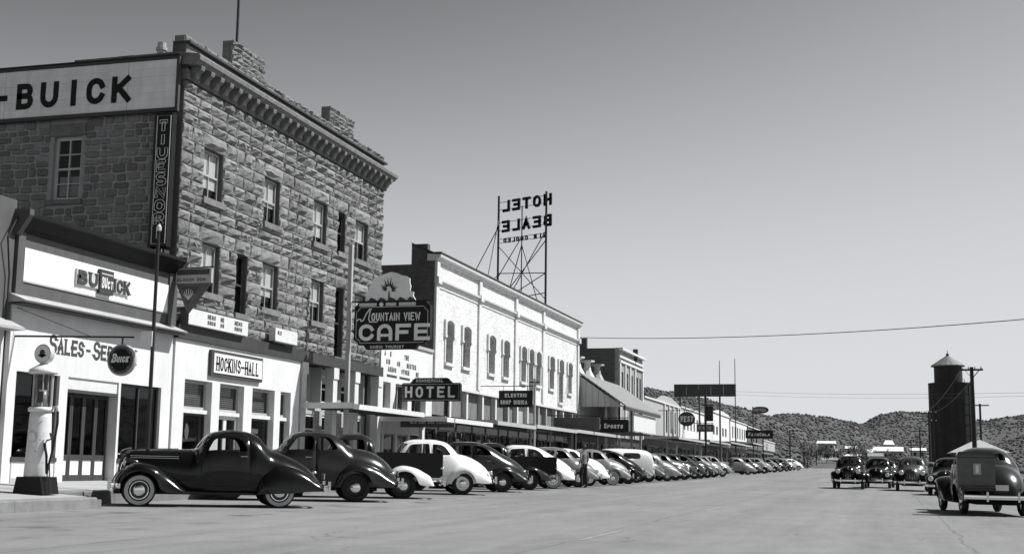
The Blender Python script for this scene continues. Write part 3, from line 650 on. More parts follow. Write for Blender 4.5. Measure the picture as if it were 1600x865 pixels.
# ---------------------------------------------------------------- brick materials
def brickmat(name, v, vm_, paint=False):
    m, n, l, b = nodes_mat(name, .9)
    tc = n.new('ShaderNodeTexCoord'); br = n.new('ShaderNodeTexBrick'); mp = n.new('ShaderNodeMapping')
    sx = n.new('ShaderNodeSeparateXYZ'); l.new(tc.outputs['Object'], sx.inputs[0]); ad = n.new('ShaderNodeMath'); l.new(sx.outputs[0], ad.inputs[0]); l.new(sx.outputs[1], ad.inputs[1])
    cb = n.new('ShaderNodeCombineXYZ'); l.new(ad.outputs[0], cb.inputs[0]); l.new(sx.outputs[2], cb.inputs[1]); l.new(cb.outputs[0], br.inputs['Vector'])
    for k, x in (('Scale', 1), ('Mortar Size', .012), ('Brick Width', .22), ('Row Height', .078), ('Mortar Smooth', .4)): br.inputs[k].default_value = x
    br.inputs['Color1'].default_value = (v*.8, v*.8, v*.8, 1); br.inputs['Color2'].default_value = (v*1.2, v*1.2, v*1.2, 1); br.inputs['Mortar'].default_value = (vm_, vm_, vm_, 1)
    nz = n.new('ShaderNodeTexNoise'); nz.inputs['Scale'].default_value = .7; nz.inputs['Detail'].default_value = 7; l.new(tc.outputs['Object'], nz.inputs['Vector'])
    mr = n.new('ShaderNodeMapRange'); 
    for i, x in enumerate((.3, .7, .82 if not paint else .84, 1.12 if not paint else 1.06)): mr.inputs[i+1].default_value = x
    l.new(nz.outputs[0], mr.inputs[0]); vm2 = n.new('ShaderNodeVectorMath'); vm2.operation = 'SCALE'; l.new(br.outputs[0], vm2.inputs[0]); l.new(mr.outputs[0], vm2.inputs['Scale']); l.new(vm2.outputs[0], b.inputs['Base Color'])
    bp = n.new('ShaderNodeBump'); bp.inputs['Strength'].default_value = .5; bp.inputs['Distance'].default_value = .006; bp.invert = True; l.new(br.outputs['Fac'], bp.inputs['Height']); l.new(bp.outputs[0], b.inputs['Normal'])
    return m
dbrick = brickmat('dark_brick', .10, .13); pbrick = brickmat('painted_brick', .68, .60, True); gbrick = brickmat('grey_brick', .3, .26)
boards = mat('shop_boards', .17, .8, var=.2, vs=3, streak=.2)
def shopfront(root, y0, y1, z0, z1, x, n, m, dr=None):
    """bays of plate glass with a recessed door"""
    w_ = (y1-y0)/n; hs = []
    for i in range(n):
        a, c_ = y0+i*w_+.12, y0+(i+1)*w_-.12; hs.append((a, c_, z0+(.25 if i % 2 else .65), z1-.55))
    b = MB(); wall(b, (x, 0, 0), (0, 1, 0), (1, 0, 0), y0, y1, z0-.3, z1, hs, .14); b.build('shop_front', m, root)
    for i, h in enumerate(hs): sash(root, h[0]+.005, h[1]-.005, h[2]+.005, h[3]-.005, x-.05, greyl if i % 3 else greyd, 1, 0, 2 if i % 2 == 0 else 1, gm=sglass, frame=.06)
# ---------------------------------------------------------------- white low building between the hotels
m0 = empty('white_shop', (-18.5, 49.6, .4), 'low white shop with painted wall notice between the two hotels', 'building')
MW = [(46.95, 47.75, 3.25, 4.35), (48.3, 49.7, 3.25, 4.35), (50.2, 51.9, 3.25, 4.35)]
b = MB(); wall(b, (X, 0, 0), (0, 1, 0), (1, 0, 0), 46.68, 52.68, 3.05, 5.95, MW, .3); b.build('wall', stucco, m0)
MB().box(X-.3, X+.07, 46.7, 52.66, 5.952, 6.08).build('coping', greyl, m0)
for h in MW: sash(m0, h[0]+.01, h[1]-.01, h[2]+.01, h[3]-.01, X-.18, white_t, 1, 0, 2, frame=.06)
shell(m0, -30, X-.3, 46.68, 52.68, .1, 5.9, stucco); MB().box(-30, X-.3, 46.68, 46.98, .1, 5.9).build('wall', stucco, m0)
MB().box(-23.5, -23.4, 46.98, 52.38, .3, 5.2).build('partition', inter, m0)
shopfront(m0, 46.7, 52.66, .55, 2.95, X-.45, 4, white_t)
canopy(m0, 46.5, 52.5, 2.86, -15.75, white_t, slope=.2, back=X)
for z, words in ((5.37, (('A', 47.0), ('N', 47.6), ('THE', 49.2))), (5.05, (('SIN', 47.2), ('ON', 48.4), ('BESTER', 49.5))), (4.77, (('ARMOS', 47.4), ('SVORM', 48.9), ('BE', 50.6)))):
    for tx, y_ in words: nt_ = MB(); letters(nt_, tx, (X+.003, y_, z), h=.2, width=.13, gap=.06, sw=.05, d=.006, **FX); nt_.build('painted_word', charc, m0)
for a, c_ in ((47.3, 48.4), (48.7, 49.9), (50.2, 51.0), (51.2, 52.3)): MB().box(X+.001, X+.006, a, c_, 4.56, 4.66).build('painted_bar', charc, m0)
# ---------------------------------------------------------------- two storey white painted brick hotel
be = empty('white_brick_hotel', (-18.5, 66, .4), 'two storey white painted brick hotel with arched windows and pilasters', 'building')
BY0, BY1 = 52.72, 80.7
BW = [(54.3,55.25),(56.75,57.8),(60.85,61.9),(63.4,64.45),(66.85,67.85),(68.45,69.4),(69.98,71.0),(73.05,74.15),(75.4,76.45),(77.75,78.75)]
BW = [(a, c_, (5.68 if i not in (5, 8) else 5.0), 7.5) for i, (a, c_) in enumerate(BW)]
b = MB(); wall(b, (X, 0, 0), (0, 1, 0), (1, 0, 0), BY0, BY1, 4.7, 10.05, BW, .35); b.build('wall', pbrick, be)
shell(be, -36, X-.35, BY0, BY1, .1, 9.4, gbrick, 9.0)
MB().box(-36, X-.36, BY0, BY0+.3, .1, 9.86).build('wall', dbrick, be); MB().box(-19.6, X-.36, BY0, BY0+.32, 9.862, 10.75).build('wall', dbrick, be)
MB().box(X-.355, X-.002, BY0-.01, BY0-.002, 4.7, 10.05).build('wall', dbrick, be)
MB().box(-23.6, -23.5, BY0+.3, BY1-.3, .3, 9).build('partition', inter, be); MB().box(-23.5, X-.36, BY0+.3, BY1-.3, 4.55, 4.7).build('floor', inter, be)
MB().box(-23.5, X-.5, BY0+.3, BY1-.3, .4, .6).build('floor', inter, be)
PY = [52.74, 59.05, 65.55, 71.4, 80.3]
for y in PY:
    MB().box(X, X+.09, y, y+.38, 4.72, 8.98).build('pilaster', white_t, be); MB().box(X, X+.11, y, y+.38, 9.32, 9.98).build('pilaster', white_t, be)
    MB().box(X, X+.2, y-.04, y+.42, 9.0, 9.3).build('pilaster_cap', white_t, be)
for a, c_ in zip(PY, PY[1:]):
    MB().prism([(0, 9.02), (.07, 9.02), (.09, 9.1), (.16, 9.14), (.17, 9.22), (0, 9.26)], (X, a+.43, 0), (1, 0, 0), (0, 0, 1), (0, 1, 0), c_-a-.48).build('string_course', white_t, be)
    MB().box(X, X+.04, a+.43, c_-.05, 8.86, 8.92).build('string_course', white_t, be)
MB().prism([(-.35, 10.0), (.1, 10.0), (.14, 10.1), (.26, 10.16), (.28, 10.26), (-.35, 10.3)], (X, BY0-.05, 0), (1, 0, 0), (0, 0, 1), (0, 1, 0), BY1-BY0+.15).build('cornice', white_t, be)
MB().box(X-.4, X+.3, BY0-.06, BY1+.12, 10.302, 10.37).build('coping', charc, be)
MB().prism([(-.05, 10.37), (-1.1, 10.82), (-1.1, 10.75), (-.1, 10.3)], (X, BY0-.04, 0), (1, 0, 0), (0, 0, 1), (0, 1, 0), .4).build('coping', charc, be)
hood = MB(); 
def arched(mb, y0, y1, z0, zs, rise, x, d, t):      # segmental arch label mould
    n = 8; ym = (y0+y1)/2; pts = [(y0, z0)]+[(y0+(y1-y0)*i/n, zs+rise*(1-((i/n-.5)*2)**2)) for i in range(n+1)]+[(y1, z0)]
    mb.stroke(pts, t, (x, 0, 0), (0, 1, 0), (0, 0, 1), (1, 0, 0), d)
for a, c_, z0, z1 in BW:
    h = MB(); arched(h, a-.13, c_+.13, z1-.62, z1+.02, .16, X-.001, .1, .2); h.build('hood_mould', white_t, be)
    MB().box(X, X+.12, a-.25, a-.02, z1-.72, z1-.62).build('label_stop', white_t, be); MB().box(X, X+.12, c_+.02, c_+.25, z1-.72, z1-.62).build('label_stop', white_t, be)
    tym = MB(); n = 8; tym.prism([(a, z1-.16)]+[(a+(c_-a)*i/n, z1-.16+.15*(1-((i/n-.5)*2)**2)) for i in range(n+1)][1:-1]+[(c_, z1-.16), (c_, z1+.001), (a, z1+.001)], (X-.3, 0, 0), (0, 1, 0), (0, 0, 1), (1, 0, 0), .295); tym.build('arch', pbrick, be)
    MB().box(X-.1, X+.12, a-.12, c_+.12, z0-.14, z0).build('sill', white_t, be)
    MB().box(X, X+.05, a-.14, a-.005, z0+.002, z1-.73).build('surround', white_t, be); MB().box(X, X+.05, c_+.005, c_+.14, z0+.002, z1-.73).build('surround', white_t, be)
    sash(be, a+.01, c_-.01, z0+.005, z1-.02, X-.24, greyd, 2, 0, 1, frame=.06)
# shop level
MB().box(X-.3, X+.06, BY0+.02, BY1, 4.56, 4.7).build('fascia_beam', white_t, be)
y = 53.2
rq = random.Random(9)
while y < 80:
    e = min(80.3, y+rq.uniform(1.6, 2.6)); MB().box(X-.3, X-.26, y+.03, e-.03, 3.36, 4.55).build('board_panel', boards if rq.random() < .75 else greyl, be)
    MB().box(X-.26, X-.02, e-.12, e+.12, 3.3, 4.555).build('post', white_t if rq.random() < .6 else greyl, be); y = e
shopfront(be, BY0+.05, BY1-.1, .6, 3.3, X-.5, 14, greyd)
canopy(be, 53.1, 59.5, 2.98, -15.7, greyl, slope=.2, back=X); canopy(be, 59.7, 68.2, 3.05, -15.7, greyl, slope=.24, back=X, posts=(63, 67)); canopy(be, 68.4, 80.4, 3.1, -15.75, greyl, slope=.24, back=X, posts=(73, 79))
# roof sign seen from behind
rs_ = empty('roof_sign', (-20.6, 74.7, 9.0), 'open lattice roof sign with dark block letters reversed from behind', 'sign')
PA, PB = Vector((-18.95, 73.9, 0)), Vector((-22.4, 75.5, 0)); ru = (PB-PA).normalized(); rn = Vector((-ru.y, ru.x, 0)); rn = -rn if rn.y < 0 else rn; LEN = (PB-PA).length
for k, (t, z) in enumerate(((0, 17.55), (.5, 16.9), (1, 17.75))):
    p = PA.lerp(PB, t); MB().tube([p+Vector((0, 0, 9.0)), p+Vector((0, 0, z))], .075 if k != 1 else .04, 6).build('mast', dkmetal, rs_)
for z in (16.85, 17.32, 15.55, 16.05, 14.78, 15.02): MB().tube([PA+Vector((0, 0, z)), PB+Vector((0, 0, z))], .018, 5).build('rail', dkmetal, rs_)
def wire(name, pts, r, root, m=None): return MB().tube(pts, r, 5).build(name, m or dkmetal, root)
Z = lambda p, z, d=0: p+Vector((0, 0, z))-rn*d
back = [PA-rn*4.6, PB-rn*4.6]
for a, c_ in ((Z(PA, 15.2), Z(back[0], 9.1)), (Z(PB, 15.8), Z(back[1], 9.1)), (Z(PA.lerp(PB, .5), 15), Z(back[0].lerp(back[1], .5), 9.1)), (Z(PA, 10.6), Z(PB, 12.2)), (Z(PA, 12.6), Z(PB, 11.0)), (Z(PA, 12.6), Z(PB, 12.9)),
              (Z(PB, 14.6), Z(PA, 11.0)), (Z(PA, 14.6), Z(PB, 11.0)), (Z(PA.lerp(PB, .5), 14.5), Z(PA, 9.2)), (Z(PA.lerp(PB, .5), 14.5), Z(PB, 9.2)), (Z(PB, 12.8), Z(back[1], 9.1)), (Z(PA, 11.4), Z(PB, 11.2))): wire('brace', [a, c_], .03, rs_)
wire('guy_wire', [Z(PB, 16.2), (-20.5, 66, 9.3)], .03, rs_)
aa = dict(a=tuple(ru), b=(0, 0, 1), n=tuple(rn))
for word, z, h in (('HOTEL', 16.72, .72), ('BEALE', 15.45, .72)):
    for i, chh in enumerate(word):
        l = MB(); letters(l, chh, PA+ru*(-.3+i*.83)+Vector((0, 0, z))+rn*.08, h=h, width=.6, gap=0, sw=.16, d=.1, **aa); l.build('letter', signblk, rs_)
for i, chh in enumerate('AIR COOLED'):
    if chh != ' ': l = MB(); letters(l, chh, PA+ru*(.1+i*.345)+Vector((0, 0, 14.76))+rn*.05, h=.3, width=.24, gap=0, sw=.08, d=.05, **aa); l.build('letter', signblk, rs_)
# ---------------------------------------------------------------- shop with steep shed roof
sd = empty('shed_roof_shop', (-18.5, 87, .5), 'shop under a steep pale shed roof with boarded end', 'building')
shingle = mat('pale_shingle', .22, .9, var=.15, vs=3, streak=.1, bump=.4, bs=12)
MB().box(X-.3, X, 80.75, 94.1, 3.4, 7.05).build('wall', stucco, sd); shell(sd, -30, X-.3, 80.72, 94.1, .1, 6.9, gbrick); MB().box(-30, X-.3, 80.72, 81.02, .1, 6.9).build('wall', gbrick, sd)
shopfront(sd, 80.8, 94.0, .65, 3.38, X-.2, 6, greyd)
for i in range(11):
    t0, t1 = i/11, (i+1)/11
    MB().prism([(X+.05+2.95*t0, 7.1-2.05*t0), (X+.05+2.95*t1+.06, 7.1-2.05*t1-.04), (X+.05+2.95*t1+.06, 7.15-2.05*t1), (X+.05+2.95*t0, 7.2-2.05*t0)], (0, 80.85, 0), (1, 0, 0), (0, 0, 1), (0, 1, 0), 13.6).build('shingle_course', shingle, sd)
MB().box(-15.6, -15.45, 80.8, 94.5, 4.82, 5.06).build('fascia', charc, sd)
for i in range(7):
    x0 = X+.06+i*.41; zt = 7.06-2.05*(i*.41)/2.95-.1; zt2 = 7.06-2.05*((i+1)*.41)/2.95-.1
    MB().add([(x, y, z) for y in (80.9, 80.94) for x, z in ((x0+.008, 5.0), (x0+.4, 5.0), (x0+.4, max(5.01, zt2)), (x0+.008, zt))], [(0,1,2,3),(7,6,5,4),(0,4,5,1),(1,5,6,2),(2,6,7,3),(3,7,4,0)]).build('board', greyl, sd)
MB().box(-15.75, -15.62, 84.6, 93.2, 3.6, 4.78).build('sign_panel', white_t, sd)
for y in (81.6, 86, 90.5, 94): MB().box(-16.95, -16.81, y, y+.14, SW(-16.9, y)-.02, 5.5).build('post', greyl, sd)
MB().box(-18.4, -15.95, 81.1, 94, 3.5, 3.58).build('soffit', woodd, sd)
for i, y in enumerate((82.2, 85.2, 88.4)): MB().lathe([(.55, 7.05), (.5, 7.2), (.28, 7.6), (.2, 8.0), (.24, 8.15), (.5, 8.2), (.5, 8.3)], (-18.9, y, 0), n=8).build('finial', white_t if i < 2 else greyl, sd)
# ---------------------------------------------------------------- narrow two storey brick building
nb2 = empty('brick_block', (-18.5, 99, .5), 'narrow two storey brick block with pale pilastered front and tall windows', 'building')
NW = [(95.0, 95.9, 6.2, 8.3), (97.0, 97.9, 6.2, 8.3), (98.9, 99.8, 6.2, 8.3), (101.2, 102.1, 6.2, 8.3), (102.7, 103.4, 6.2, 8.3)]
b = MB(); wall(b, (X, 0, 0), (0, 1, 0), (1, 0, 0), 94.2, 104.1, 3.4, 10.0, NW, .3); b.build('wall', gbrick, nb2)
MB().box(-34, X-.3, 94.2, 94.5, .1, 9.98).build('wall', dbrick, nb2); MB().box(-24, -20.95, 94.19, 94.52, 9.982, 10.75).build('wall', dbrick, nb2); shell(nb2, -34, X-.3, 94.2, 104.1, .1, 9.9, dbrick)
for y in (94.25, 96.3, 98.25, 100.35, 103.7): MB().box(X, X+.1, y, y+.36, 3.5, 8.9).build('pilaster', white_t, nb2)
for z, d in ((8.92, .14), (9.3, .1), (9.85, .3)): MB().box(X-.02, X+d, 94.18, 104.12, z, z+.16).build('cornice', white_t, nb2)
for h in NW: sash(nb2, h[0]+.01, h[1]-.01, h[2]+.01, h[3]-.01, X-.15, white_t, 2, .3, 1)
MB().box(X-.1, X+.25, 100.4, 100.75, 9.5, 10.45).build('chimney', charc, nb2)
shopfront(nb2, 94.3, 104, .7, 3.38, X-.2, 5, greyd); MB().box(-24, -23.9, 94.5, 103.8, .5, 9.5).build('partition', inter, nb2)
# ---------------------------------------------------------------- further shops, each with its own front
def shop(name, label, y0, y1, z1, m, wins, gable=0, n=4, cz=3.5, fascia=None, side=None, pil=(), canopied=True):
    g0 = G(-18.5, (y0+y1)/2); r = empty(name, (-18.5, (y0+y1)/2, g0), label, 'building')
    b = MB(); wall(b, (X, 0, 0), (0, 1, 0), (1, 0, 0), y0, y1, g0+3.0, z1, wins, .3); b.build('wall', m, r)
    MB().box(-32, X-.301, y0, y0+.3, g0-.3, z1-.05).build('wall', side or m, r); shell(r, -32, X-.301, y0, y1, g0-.3, z1-.05, side or m)
    MB().box(X-.3, X+.12, y0+.01, y1-.01, z1+.002, z1+.14).build('coping', fascia or white_t, r)
    for h in wins: sash(r, h[0]+.01, h[1]-.01, h[2]+.01, h[3]-.01, X-.12, greyd, 2, 0, 1)
    for y in pil: MB().box(X, X+.14, y, y+.4, g0+3, z1-.02).build('pilaster', white_t, r)
    if gable: MB().prism([(y0+(y1-y0)*.35, z1+.15), (y1-.1, z1+.15), (y1-.1, z1+.3), (y0+(y1-y0)*.75, z1+gable), (y0+(y1-y0)*.55, z1+gable)], (X-.3, 0, 0), (0, 1, 0), (0, 0, 1), (1, 0, 0), .3).build('gable', m, r)
    shopfront(r, y0+.05, y1-.05, g0+.45, g0+3.0, X-.25, n, greyd if n % 2 else boards)
    if canopied: canopy(r, y0+.1, y1-.1, g0+cz-.5, -15.7, fascia or greyl, slope=.25, back=X, posts=(y0+1.5, y1-1.5))
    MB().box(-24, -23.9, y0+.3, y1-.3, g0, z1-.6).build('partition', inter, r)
    return r
shop('gable_shop', 'grey sided shop with stepped gable front and white pilasters', 104.5, 124.2, 6.9, greyl, [(115.5, 116.8, 4.4, 6.4), (118, 119.3, 4.4, 6.4), (120.6, 121.8, 4.4, 6.4)], .75, 6, pil=(114.6, 117.2, 119.7, 122.4, 123.6), side=greyl)
shop('white_parapet_shop', 'long white shop with plain parapet and row of small windows', 124.6, 142.3, 7.05, stucco, [(127+i*2.3, 128+i*2.3, 5.0, 6.3) for i in range(6)], 0, 6, cz=3.6)
shop('white_stepped_shop', 'white shop with dark lettered band and stepped parapet', 142.6, 166.6, 7.7, stucco, [(150+i*3, 151.6+i*3, 5.2, 6.2) for i in range(5)], .5, 7, cz=3.7)
shop('slotted_window_shop', 'white shop with tall dark slot windows under metal canopy', 168, 189, 7.5, stucco, [(170+i*3, 171.4+i*3, 5.3, 6.8) for i in range(6)], 0, 6, cz=4.0, side=dbrick)
shop('dark_brick_shop', 'plain dark brick shop at the far end of the row', 190, 214, 7.4, dbrick, [(195, 197, 5.2, 6.6), (203, 205, 5.2, 6.6)], 0, 5, cz=4.2, canopied=False)
shop('small_end_shop', 'small pale shop with square porch beyond the dark brick shop', 216, 240, 6.0, greyl, [(222, 224, 4.6, 5.6)], 0, 4, cz=4.2, canopied=False)
# ---------------------------------------------------------------- cars of the thirties and forties
pblack = mat('car_black', .006, .16, spec=.22, coat=.25, var=.2, vs=2)
pdark = mat('car_dark', .014, .2, spec=.3, coat=.3, var=.2, vs=2)
pgrey = mat('car_grey', .13, .3, spec=.5, coat=.7, var=.1, vs=2)
pmid = mat('car_slate', .06, .3, spec=.5, coat=.7, var=.15, vs=2)
plight = mat('car_light_grey', .17, .35, spec=.5, coat=.6, var=.08, vs=2)
pwhite = mat('car_white', .72, .35, spec=.5, coat=.5, var=.05, vs=2)
rubber = mat('tyre_rubber', .018, .8, var=.3, vs=12); wwall = mat('whitewall', .42, .7, var=.1, vs=12)
chrome = mat('chrome', .75, .12, metal=1); cglass = glass('car_glass', .78); under = mat('underbody', .008, .9); lens = mat('lamp_lens', .6, .15, spec=.6); seatm = mat('car_seat', .06, .9)
def curve(pts):
    """monotone-ish cubic through (x, v)"""
    xs = [p[0] for p in pts]; vs_ = [p[1] for p in pts]; n = len(pts); d = [(vs_[i+1]-vs_[i])/(xs[i+1]-xs[i]) for i in range(n-1)]
    m = [d[0]]+[0 if d[i-1]*d[i] <= 0 else 2*d[i-1]*d[i]/(d[i-1]+d[i]) for i in range(1, n-1)]+[d[-1]]
    def f(x):
        if x <= xs[0]: return vs_[0]
        if x >= xs[-1]: return vs_[-1]
        i = 0
        while x > xs[i+1]: i += 1
        h = xs[i+1]-xs[i]; t = (x-xs[i])/h
        return vs_[i]*(1+2*t)*(1-t)**2+m[i]*h*t*(1-t)**2+vs_[i+1]*t*t*(3-2*t)+m[i+1]*h*t*t*(t-1)
    return f
def rpoly(pts, r=.06, n=4):            # polygon with rounded corners
    out = []; k = len(pts)
    for i in range(k):
        p, a, c_ = Vector(pts[i]), Vector(pts[i-1]), Vector(pts[(i+1) % k]); q = pts[i][2] if len(pts[i]) > 2 else r
        p, a, c_ = p.to_2d() if len(p) > 2 else p, a.to_2d() if len(a) > 2 else a, c_.to_2d() if len(c_) > 2 else c_
        u1 = (a-p); u2 = (c_-p); q1 = min(q, u1.length*.45); q2 = min(q, u2.length*.45); s0 = p+u1.normalized()*q1; s1 = p+u2.normalized()*q2
        for j in range(n+1): t = j/n; out.append(tuple(s0*(1-t)**2+p*2*t*(1-t)+s1*t*t))
    return out
def inpoly(x, y, P):
    c_ = False; j = len(P)-1
    for i in range(len(P)):
        if (P[i][1] > y) != (P[j][1] > y) and x < (P[j][0]-P[i][0])*(y-P[i][1])/(P[j][1]-P[i][1])+P[i][0]: c_ = not c_
        j = i
    return c_
class Body:
    """lofted shell: x forward, sections are superellipses above a sill; windows and doors cut along their outlines"""
    def __init__(s, top, wid, bot, zl, expo):
        s.top, s.wid, s.bot, s.zl, s.ex = curve(top), curve(wid), curve(bot), curve(zl), curve(expo); s.x0, s.x1 = top[0][0], top[-1][0]; s.brk = sorted(set(p[0] for p in top))
    def pt(s, x, t):
        w_, zt, zb, zl, n = s.wid(x), s.top(x), s.bot(x), s.zl(x), s.ex(x); zl = min(zl, zt-.02); zl = max(zl, zb+.01)
        if t < .22:
            k = t/.22; return (x, w_*(.93+.07*math.sin(k*math.pi/2)), zb+(zl-zb)*k)
        a = (t-.22)/.78*math.pi/2
        return (x, w_*max(0, math.cos(a))**(2/n), zl+(zt-zl)*math.sin(a)**(2/n))
    def t_of(s, x, z):
        w_, zt, zb, zl, n = s.wid(x), s.top(x), s.bot(x), s.zl(x), s.ex(x); zl = min(zl, zt-.02); zl = max(zl, zb+.01)
        if z <= zl: return max(0, .22*(z-zb)/(zl-zb))
        q = min(1, (z-zl)/(zt-zl)); return .22+.78*math.asin(q**(n/2))/(math.pi/2)
    def yz(s, x, z):
        return s.pt(x, s.t_of(x, z))[1] if s.top(x) > z else 0
    def x_at(s, y, z, xa, xb):          # from outside (xa) towards the cabin (xb)
        lo, hi = xa, xb
        for _ in range(40):
            m_ = (lo+hi)/2
            if s.yz(m_, z) < max(y, .002): lo = m_
            else: hi = m_
        return (lo+hi)/2
    def side(s, pts, r=.07): return [(x, s.t_of(x, z)) for x, z in rpoly(pts, r)]
    def end(s, pts, xa, xb, r=.05):
        out = []
        P = rpoly(pts, r); Q = []
        for i in range(len(P)):
            a, c_ = P[i], P[(i+1) % len(P)]; k = max(1, int(math.dist(a, c_)/.06))
            Q += [(a[0]+(c_[0]-a[0])*j/k, a[1]+(c_[1]-a[1])*j/k) for j in range(k)]
        for y, z in Q:
            x = s.x_at(y, z, xa, xb); out.append((x, s.t_of(x, z)))
        return out
    def mesh(s, regions, nx=44, nt=20):
        """regions: list of (name, polygon in x,t); first match wins. returns dict name -> (verts, tris)"""
        xs = sorted(set([s.x0+(s.x1-s.x0)*i/nx for i in range(nx+1)]+s.brk)); xs = [x for i, x in enumerate(xs) if i == 0 or x-xs[i-1] > .012]
        ts = [0, .11, .22]+[.22+.78*(i/nt) for i in range(1, nt+1)]
        V = [Vector((x, t*1.6)) for x in xs for t in ts]; E_ = []
        n = len(ts)
        for i in range(len(xs)-1): E_ += [(i*n, (i+1)*n), (i*n+n-1, (i+1)*n+n-1)]
        for j in range(n-1): E_ += [(j, j+1), ((len(xs)-1)*n+j, (len(xs)-1)*n+j+1)]
        for nm, P in regions:
            k = len(V); V += [Vector((x, min(1, t)*1.6)) for x, t in P]; E_ += [(k+i, k+(i+1) % len(P)) for i in range(len(P))]
        r = delaunay_2d_cdt(V, E_, [], 0, 1e-4); out = {}
        pv = [Vector(s.pt(v.x, v.y/1.6)) for v in r[0]]
        for f in r[2]:
            cx = sum(r[0][i].x for i in f)/len(f); cy = sum(r[0][i].y for i in f)/len(f)/1.6; nm = 'body'
            for q, P in regions:
                if inpoly(cx, cy, P): nm = q; break
            out.setdefault(nm, []).append(f)
        return pv, out
def part_meshes(B, regions, nx=44, nt=20):
    pv, out = B.mesh(regions, nx, nt); res = []
    for nm, fs in out.items():
        for sgn in ((0,) if nm == 'body' else (1, -1)):
            b = MB(); mp = {}
            for sg in ((1, -1) if sgn == 0 else (sgn,)):
                for f in fs:
                    ids = []
                    for i in f:
                        p = pv[i]; key = (i, sg if p.y > 1e-3 else 0)
                        if key not in mp: mp[key] = len(b.v); b.v.append((p.x, p.y*sg, p.z))
                        ids.append(mp[key])
                    if len(set(ids)) == 3: b.f.append(tuple(ids if sg > 0 else ids[::-1]))
            res.append((nm, b))
    return res
def fender(out_pts, lip_pts, y0, y1, box=2.4, nv=9, n=26):
    """shell swept between an outer profile and the wheel opening; y0 body side, y1 outer side (functions of s or numbers)"""
    def resample(P, n):
        L = [0]
        for a, c_ in zip(P, P[1:]): L.append(L[-1]+math.dist(a, c_))
        fx = curve([(l_/L[-1], p[0]) for l_, p in zip(L, P)]); fz = curve([(l_/L[-1], p[1]) for l_, p in zip(L, P)])
        return [(fx(i/n), fz(i/n)) for i in range(n+1)]
    O, Lp = resample(out_pts, n), resample(lip_pts, n); b = MB()
    for i in range(n+1):
        k = i/n; a0 = y0(k) if callable(y0) else y0; a1 = y1(k) if callable(y1) else y1
        for j in range(nv+1):
            a = math.pi/2*j/nv; c_ = math.cos(a)**(2/box); s_ = math.sin(a)**(2/box)
            b.v.append((Lp[i][0]+(O[i][0]-Lp[i][0])*c_, a0+(a1-a0)*s_, Lp[i][1]+(O[i][1]-Lp[i][1])*c_))
    m_ = nv+1
    for i in range(n):
        for j in range(nv): k = i*m_+j; b.f.append((k, k+1, k+1+m_, k+m_))
    return b
def mir(b):
    q = MB(); q.v = [(x, -y, z) for x, y, z in b.v]; q.f = [f[::-1] for f in b.f]; return q
def arcpts(cx, cz, r, a0, a1, n=12): return [(cx+r*math.cos(R(a0+(a1-a0)*i/n)), cz+r*math.sin(R(a0+(a1-a0)*i/n))) for i in range(n+1)]
def wheel_meshes(r, ww):
    t = MB(); h = .075
    t.lathe([(r*.60, -h*.8), (r*.70, -h*1.02), (r*.86, -h*1.05), (r*.96, -h*.8), (r, -h*.45), (r, h*.45), (r*.96, h*.8), (r*.86, h*1.05), (r*.70, h*1.02), (r*.60, h*.8)], (0, 0, 0), (0, 1, 0), 28, closed=True)
    rim = MB(); rim.lathe([(r*.62, h*.75), (r*.60, h*.9), (r*.55, h*.8), (r*.48, h*.45), (r*.36, h*.4), (r*.01, h*.35)], (0, 0, 0), (0, 1, 0), 24); rim.lathe([(r*.6, -h*.6), (r*.01, -h*.5)], (0, 0, 0), (0, 1, 0), 16)
    cap = MB(); cap.lathe([(r*.40, h*.42), (r*.39, h*.7), (r*.33, h*.95), (r*.2, h*1.15), (r*.08, h*1.2), (r*.001, h*1.22)], (0, 0, 0), (0, 1, 0), 20)
    ring = MB(); ring.lathe([(r*.66, h*1.05), (r*.72, h*1.075), (r*.84, h*1.09), (r*.89, h*1.04)], (0, 0, 0), (0, 1, 0), 28) if ww else None
    if ww: ring.f = [f for f in ring.f if len(f) == 4]
    trim = MB(); trim.lathe([(r*.55, h*.86), (r*.57, h*.93), (r*.52, h*.9)], (0, 0, 0), (0, 1, 0), 24, closed=True)
    return t, rim, cap, ring, trim
def bar(pts, h, t, rr=2):               # bumper blade along a plan path: pts (x,y,z)
    b = MB(); n = len(pts); prof = [(-.5, -.4), (-.35, -.5), (.35, -.5), (.5, -.4), (.5, .4), (.35, .5), (-.35, .5), (-.5, .4)]
    for i, p in enumerate(pts):
        d = Vector(pts[min(i+1, n-1)])-Vector(pts[max(i-1, 0)]); d.z = 0; d.normalize(); nn = Vector((d.y, -d.x, 0))
        b.v += [tuple(Vector(p)+nn*(v*t)+Vector((0, 0, u_*h))) for u_, v in prof]
    for i in range(n-1):
        for j in range(8): b.f.append((i*8+j, i*8+(j+1) % 8, (i+1)*8+(j+1) % 8, (i+1)*8+j))
    b.f += [tuple(range(7, -1, -1)), tuple(range((n-1)*8, n*8))]
    return b
SPEC = {}
